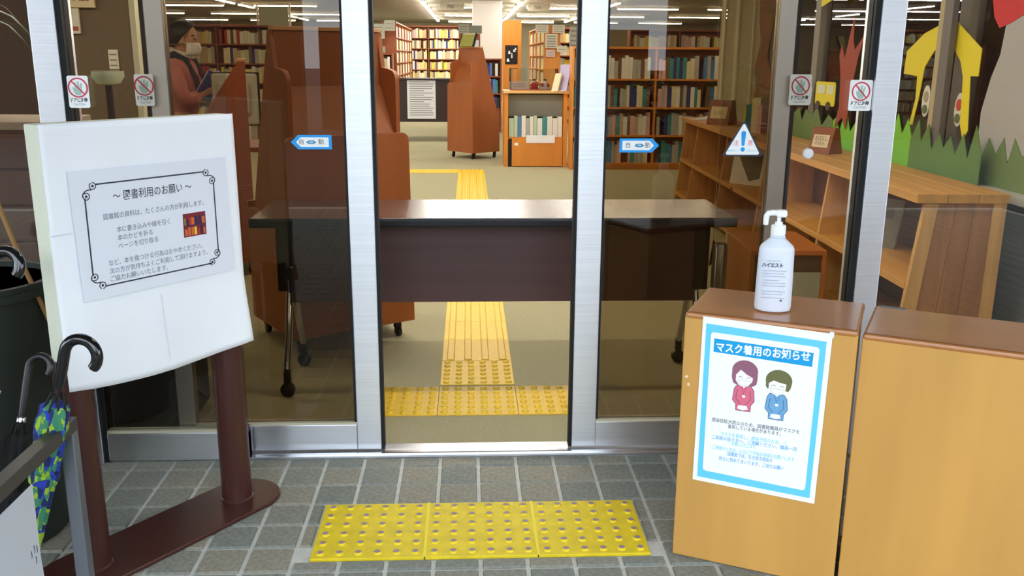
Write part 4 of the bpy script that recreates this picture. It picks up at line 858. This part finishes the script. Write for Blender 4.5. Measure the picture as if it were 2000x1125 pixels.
for sy in (-1, 1):
    sv = [(.09, sy*.145, .075), (-.03, sy*.09, .03)]
    M().prism([(-.06, 0), (.15, 0), (.16, .03), (.10, .065), (.03, .085), (-.05, .085), (-.065, .04)], 'y', sy*.10-.042, sy*.10+.042).build('shoe', black, pr_, bevel=.012)
M().tube([(.034+.068*math.cos(a), .076*math.sin(a), 1.288-.022*math.cos(a)) for a in [2*PI*i/24 for i in range(25)]], .017, 10).build('collar', mat('collar_white', (236, 230, 222), .8), pr_, smooth=50)
for sy in (-1, 1): M().tube([(.150, sy*.080, 1.02), (.140, sy*.090, 1.13), (.080, sy*.098, 1.245), (.012, sy*.100, 1.282), (-.075, sy*.098, 1.235), (-.115, sy*.090, 1.12), (-.128, sy*.08, .95)], [.016, .018, .02, .021, .02, .018, .016], 8).build('apron_strap', navym, pr_, smooth=50)
def hairf():
    m = M(); vs = []; fs = []; n = 28; kk = 14
    for i in range(kk+1):
        th = .04+(PI*.64)*i/kk
        for j in range(n):
            a = 2*PI*j/n; fr = math.cos(a)  # fr=1 toward the face
            t2 = th*(1-.52*max(0, fr+.1)**.8); wv = 1+.02*math.sin(9*a)
            vs.append((.058+(.094*math.sin(t2)*math.cos(a))*wv-.008, .085*math.sin(t2)*math.sin(a)*wv, 1.395+.100*math.cos(t2)))
    for i in range(kk):
        for j in range(n): fs.append((i*n+j, i*n+(j+1) % n, (i+1)*n+(j+1) % n, (i+1)*n+j))
    fs.append(tuple(range(n))); m.add(vs, fs); o = m.build('hair', mat('black_hair', (24, 22, 24), .5), pr_, smooth=60); q = o.modifiers.new('thick', 'SOLIDIFY'); q.thickness = .008; q.offset = 1
hairf()
M().lathe([(.006, .03), (.022, .02), (.026, 0), (.022, -.02), (.006, -.03)], 14).build('hair_knot', MATS['black_hair'], pr_, smooth=60, loc=(-.048, 0, 1.40))
def maskf():
    vs = []; fs = []
    for i in range(9):
        for j in range(7):
            a = -1.25+2.5*i/8; z = 1.352-.078*j/6; b = .084+.018*math.sin(PI*j/6)*math.cos(a); vs.append((.064+b*math.cos(a)-.002*j, .080*math.sin(a), z))
    for i in range(8):
        for j in range(6): a = i*7+j; fs.append((a, a+1, a+8, a+7))
    o = M().add(vs, fs).build('face_mask', purew, pr_, smooth=60); q = o.modifiers.new('thick', 'SOLIDIFY'); q.thickness = .002; q.offset = 1
maskf()
for sy in (-1, 1):
    M().tube([(.094, sy*.074, 1.345), (.065, sy*.083, 1.362), (.048, sy*.084, 1.372)], .0018, 6).build('mask_loop', purew, pr_)
    e = M().lathe([(.003, -.032), (.014, -.02), (.019, .0), (.020, .016), (.010, .030)], 12).build('ear', skinm, pr_, smooth=60, loc=(.056, sy*.080, 1.372), rot=(0, .15, 0)); e.scale = (1, .45, 1)
    M().lathe([(.002, -.006), (.011, 0), (.002, .006)], 12).build('eye', mat('eye', (30, 24, 22), .3), pr_, smooth=60, loc=(.132, sy*.036, 1.378))
    M().tube([(.128, sy*.022, 1.396), (.132, sy*.038, 1.399), (.120, sy*.054, 1.394)], .004, 6).build('eyebrow', MATS['black_hair'], pr_)
bk = thing('open_book', 'open book with a blue cover held by the reader in pink', 'book', (-1.905+.245, 6.30, 1.055), 0)
for sy in (-1, 1):
    T = Matrix.Rotation(-1.0, 4, 'Y') @ Matrix.Rotation(sy*.55, 4, 'X')
    cb = M().box(-.10, .10, 0 if sy > 0 else -.15, .15 if sy > 0 else 0, -.003, 0, T=T).build('cover', mat('cover_blue', (50, 96, 200), .5), bk); M().box(-.094, .094, .002 if sy > 0 else -.144, .144 if sy > 0 else -.002, .0, .010, T=T).build('pages', purew, bk)

# ---- grey computer desk beside the reader
cpz = thing('computer_desk', 'plain brown desk under the grey computer', 'desk', (-1.70, 5.92, 0)); M().box(0, .46, 0, .60, .68, .71).build('top', shelfred, cpz, bevel=.003)
for x in (.02, .40):
    for y in (.03, .53): M().box(x, x+.04, y, y+.04, 0, .68).build('leg', blackm, cpz)
gr = mat('computer_grey', (186, 184, 172), .6); co = thing('computer', 'pale grey computer monitor seen from behind next to the reader', 'computer', (-1.62, 6.12, .71), .0)
M().box(-.10, .10, -.08, .08, 0, .02).build('foot', gr, co, bevel=.004); M().tube([(0, 0, .02), (0, .01, .15)], .025, 14).build('neck', gr, co, smooth=40)
M().box(-.02, .26, -.03, .03, .13, .452).build('back_case', gr, co, bevel=.012); M().box(.02, .22, -.055, -.03, .20, .40).build('rear_hump', gr, co, bevel=.02); M().box(-.03, .27, .03, .04, .12, .46).build('screen_frame', blackm, co)
tag(M().prism([(0, 0), (.06, 0), (.04, .26), (.02, .26)], 'y', 0, .05).build('file_box', gr, None, .004, (-1.20, 6.0, .95)), 'tilted grey file rack panel behind the grey computer', 'file rack') if False else None

# ================================================================== LEFT SIDE OF THE HALL
pw = struct('wall_partition'); M().box(-2.98, -2.44, 7.05, 7.15, 0, CZ).build('panel', mat('partition', (100, 84, 58), .8, var=.05, scale=(2, 2, .6)), pw); M().box(-2.44, -2.40, 7.03, 7.17, 0, CZ).build('edge_strip', wallbe, pw); M().box(-6.5, -2.98, 7.05, 7.15, 0, CZ).build('panel', dim, pw)
t = thing('aed_sign', 'cream sign with AED in brown letters at the upper left', 'sign', (-2.90, 7.0, 1.60)); M().box(0, .23, 0, .03, 0, .30).build('plate', mat('aed_cream', (216, 196, 150), .7), t, bevel=.003); text('AED', .09, mat('aed_brown', (120, 60, 30), .7), t, .15, .075, -.001, width=.13, bold=.002); M().box(.02, .21, .03, .05, .1, .2).build('bracket', blackm, t)
t = thing('leaflet_board', 'pale leaflet rack sheet below the AED sign', 'notice', (-2.885, 7.02, 1.42)); M().box(0, .09, 0, .02, 0, .18).build('sheet', paleb, t); M().box(.01, .08, -.002, 0, .02, .05).build('print', mat('print_red', (170, 80, 60), .7), t)
board('paper_sheet', 'small faint notice on the tan partition behind the left glass', -2.62, -2.55, 1.17, 1.31, 7.045, paleb, 3)
t = thing('glass_bowl', 'round glass bowl on a stand inside the left glass', 'bowl', (-1.875, 5.0, 0)); M().lathe([(.025, 1.12), (.06, 1.13), (.082, 1.165), (.080, 1.192), (.074, 1.192), (.074, 1.168), (.05, 1.14)], 24).build('bowl', mat('bowl_glass', (176, 186, 160), .2), t, smooth=40); M().lathe([(.14, 0), (.14, .02), (.02, .04), (.018, 1.12)], 20).build('pedestal', blackm, t, smooth=40); M().lathe([(.081, 1.192), (.083, 1.196), (.072, 1.196)], 24).build('rim', chrome, t, smooth=40)
# drawer cabinet behind the glass at the far left
cabw = mat('cabinet_brown', (92, 58, 44), .6, var=.1, scale=(2, 8, 8))
dcb = thing('drawer_cabinet', 'dark brown cabinet of wide drawers with round knobs at the left edge', 'cabinet', (-2.55, 3.55, 0))
M().box(0, .95, .02, .45, 0, 1.0).build('body', cabw, dcb); M().box(-.01, .96, 0, .46, 1.0, 1.03).build('top', mat('cabinet_top', (150, 130, 108), .6), dcb, bevel=.003)
for i in range(7):
    for j in range(2):
        d_ = M().box(.01+.47*j, .47+.47*j, 0, .02, .03+.138*i, .160+.138*i).build('drawer', cabw, dcb, bevel=.004); M().lathe([(.008, 0), (.008, .012), (.018, .016), (.016, .028), (.004, .030)], 14).build('knob', blackm, d_, smooth=40, rot=(PI/2, 0, 0), loc=(.24+.47*j, 0, .095+.138*i))
rb = thing('return_box', 'black low return box behind the glass below the notice board', 'box', (-1.32, 3.02, 0)); M().box(0, .34, 0, .30, .02, .55).build('body', mat('return_black', (26, 22, 20), .5), rb, bevel=.006); M().box(.04, .30, -.004, 0, .05, .5).build('door', mat('return_dark', (34, 28, 25), .5), rb, bevel=.003); M().box(-.01, .35, -.01, .31, .55, .57).build('lid', MATS['return_black'], rb, bevel=.004); M().box(.02, .32, .02, .28, 0, .02).build('plinth', blackm, rb)
# potted palm on the cabinet
pp = thing('potted_palm', 'potted palm with arching leaves on the drawer cabinet', 'plant', (-2.02, 3.75, 1.03)); M().lathe([(.07, 0), (.09, .14), (.10, .15), (.10, .17), (.085, .17), (.08, .15)], 20).build('pot', mat('pot_clay', (150, 140, 124), .7), pp, smooth=40); M().lathe([(.085, .145), (.02, .155)], 20).build('soil', blackm, pp)
leafm = mat('palm_green', (62, 84, 48), .5); random.seed(21)
for i in range(22):
    a = 2*PI*i/22+random.uniform(-.2, .2); L_ = random.uniform(.28, .45); hh = random.uniform(.15, .38); vs = []; fs = []
    for k in range(9):
        u = k/8; r = L_*u; z = .15+hh*math.sin(PI*.75*u)-.10*u*u; wd = .014*math.sin(PI*min(1, u*.93+.07))
        c = Vector((r*math.cos(a), r*math.sin(a), z)); nn = Vector((-math.sin(a), math.cos(a), 0)); vs += [tuple(c+nn*wd), tuple(c+Vector((0, 0, -.004))), tuple(c-nn*wd)]
    for k in range(8): b = 3*k; fs += [(b, b+1, b+4, b+3), (b+1, b+2, b+5, b+4)]
    o = M().add(vs, fs).build('leaf', leafm, pp, smooth=60)
bd2 = thing('glazed_partition', 'pale green glazed partition panel behind the reddish cart', 'partition', (-3.0, 13.9, 0)); M().box(0, .42, 0, .03, 1.05, 1.95).build('pane', mat('pale_green_glass', (176, 190, 160), .3), bd2); M().box(-.02, .44, -.01, .04, 1.0, 1.05).build('rail', paleb, bd2); M().box(-.02, .44, -.005, .035, 0, 1.0).build('lower_panel', mat('olive_panel', (150, 140, 90), .7), bd2)
for x in (-.03, .43): M().box(x, x+.02, -.01, .04, 0, 2.0).build('upright', purew, bd2)

# ================================================================== OUTDOORS, SEEN ONLY AS REFLECTIONS
def brickm():
    m = bpy.data.materials.new('brick'); m.use_nodes = True; nt = m.node_tree; b = nt.nodes['Principled BSDF']; b.inputs['Roughness'].default_value = .9
    tc = nt.nodes.new('ShaderNodeTexCoord'); mp = nt.nodes.new('ShaderNodeMapping'); mp.inputs['Rotation'].default_value = (PI/2, 0, 0); br = nt.nodes.new('ShaderNodeTexBrick'); br.inputs['Scale'].default_value = 4
    br.inputs['Color1'].default_value = (*lin((116, 72, 50)), 1); br.inputs['Color2'].default_value = (*lin((96, 60, 44)), 1); br.inputs['Mortar'].default_value = (*lin((60, 48, 42)), 1)
    nt.links.new(tc.outputs['Object'], mp.inputs[0]); nt.links.new(mp.outputs[0], br.inputs['Vector']); nt.links.new(br.outputs['Color'], b.inputs['Base Color']); MATS['brick'] = m; return m
bm_ = brickm()
for (x0, x1) in ((-13, -2.6), (3.2, 13)): tag(M().box(x0, x1, -9.5, -9.2, 0, 3.0).build('wall_opposite', bm_), None, None, None, 'structure')
tag(M().box(-2.6, 3.2, -11.3, -11.0, 0, 1.75).build('wall_sky_screen', bm_), None, None, None, 'structure')  # unseen wall added to mask the low sky in the glass reflections
pb = thing('brick_planter', 'brick planter with shrubs reflected in the right door leaf', 'planter', (1.25, -2.9, 0)); 
for q in ((0, 1.5, 0, .12), (0, 1.5, .58, .70), (0, .12, .12, .58), (1.38, 1.5, .12, .58)): M().box(*q, 0, .70).build('brick_side', bm_, pb)
M().box(.12, 1.38, .12, .58, 0, .62).build('soil', blackm, pb)
def leaves(name, label, c, r, n, m_, cat='shrub'):
    t = thing(name, label, cat, (c[0], c[1], c[2])); m = M()
    for i in range(n):
        d = Vector((random.gauss(0, 1), random.gauss(0, 1), random.gauss(0, 1))).normalized()*random.uniform(.5, 1); p = Vector((d.x*r[0], d.y*r[1], r[2]+d.z*r[2])); s_ = random.uniform(.03, .06)*max(1, r[0]*1.3)
        R3 = Matrix.Rotation(random.uniform(0, 6), 4, 'Z') @ Matrix.Rotation(random.uniform(0, 3), 4, 'X'); m.add([(-s_, 0, 0), (0, -s_*.5, 0), (s_, 0, .2*s_), (0, s_*.5, 0)], [(0, 1, 2, 3)], T=Matrix.Translation(p) @ R3)
    tag(m.build('foliage', m_, t), kind='stuff'); return t
lf = mat('shrub_green', (70, 92, 44), .7); lf2 = mat('tree_green', (58, 74, 40), .7)
leaves('shrub', 'rounded shrub in the brick planter, left one', (1.65, -2.55, .62), (.30, .25, .28), 500, lf); leaves('shrub', 'rounded shrub in the brick planter, right one', (2.35, -2.55, .62), (.34, .25, .32), 500, lf)
def tree(label, x, y, h, r):
    t = leaves('tree', label, (x, y, h-2*r), (r, r, r), 1500, lf2, 'tree'); M().tube([(0, 0, -(h-2*r)), (.03, .02, -.4), (0, 0, .4), (.1, .05, r)], [.14, .11, .09, .04], 10).build('trunk', mat('trunk', (70, 54, 44), .9), t, smooth=50)
    for k in range(7): a = 2*PI*k/7; M().tube([(0, 0, .2), (.35*r*math.cos(a), .35*r*math.sin(a), .7*r), (.75*r*math.cos(a), .75*r*math.sin(a), 1.4*r)], [.05, .035, .012], 7).build('branch', MATS['trunk'], t, smooth=50)
tree('leafy tree across from the right door leaf', 3.4, -6.0, 4.6, 1.5); tree('leafy tree across from the left door leaf', -3.6, -6.4, 4.8, 1.5); tree('leafy tree far right across the path', 7.2, -5.0, 5.0, 1.7)
bn = thing('slatted_bench', 'grey slatted bench reflected beside the right door stile', 'bench', (.75, -4.6, 0)); bw = mat('bench_wood', (120, 112, 110), .7)
for i in range(4): M().box(-.2, 1.2, .04+.1*i, .12+.1*i, .40, .43).build('seat_slat', bw, bn, bevel=.004)
for i in range(4): M().box(-.2, 1.2, 0, .03, .48+.1*i, .56+.1*i).build('back_slat', bw, bn, bevel=.004)
for x in (-.1, 1.05): M().box(x, x+.06, .02, .42, 0, .40).build('leg', blackm, bn); M().box(x, x+.06, -.02, .02, 0, .86).build('back_post', blackm, bn)

# ================================================================== THE SHELVED BOOKS (last: 300 largest as things, the rest as one mass)
cmi = m4.inverted()
def pix(p):
    q = cmi @ p; return None if q.z > -.1 else (1000+1793.13*q.x/-q.z, 562.5-1793.13*q.y/-q.z)
vis = []
for b in BK:
    q = pix(b[0].translation+Vector((0, 0, b[3]/2)))
    if q is None or not (-40 < q[0] < 2040 and -60 < q[1] < 1160): continue
    front = (b[0].to_3x3() @ Vector((0, -1, 0))).dot((Vector((0, 0, CAMZ))-b[0].translation).normalized())
    if front < .02: continue
    inopen = 1.0 if 735 < q[0] < 1140 else .35
    vis.append((b[1]*b[3]*max(.1, front)*inopen/b[0].translation.length**2, b))
vis.sort(key=lambda t: -t[0])
rest = {}
for i, (s_, b) in enumerate(vis):
    P, w_, d_, h_, c, where, _ = b
    if i < 290:
        o = ob('book', book_mesh(w_, d_, h_, c)); o.matrix_world = P; tag(o, '%s book on the %s' % (c, where), 'book', 'books on the '+where)
    else:
        mm = rest.setdefault(0, M()); mi = list(CM).index(c); e = .0025
        mm.box(-w_/2, w_/2, 0, d_, 0, h_, mi, P)
if rest: tag(rest[0].build('shelved_books', list(CM.values())), 'rows of small pale books filling the far bookcases', 'books', None, 'stuff')
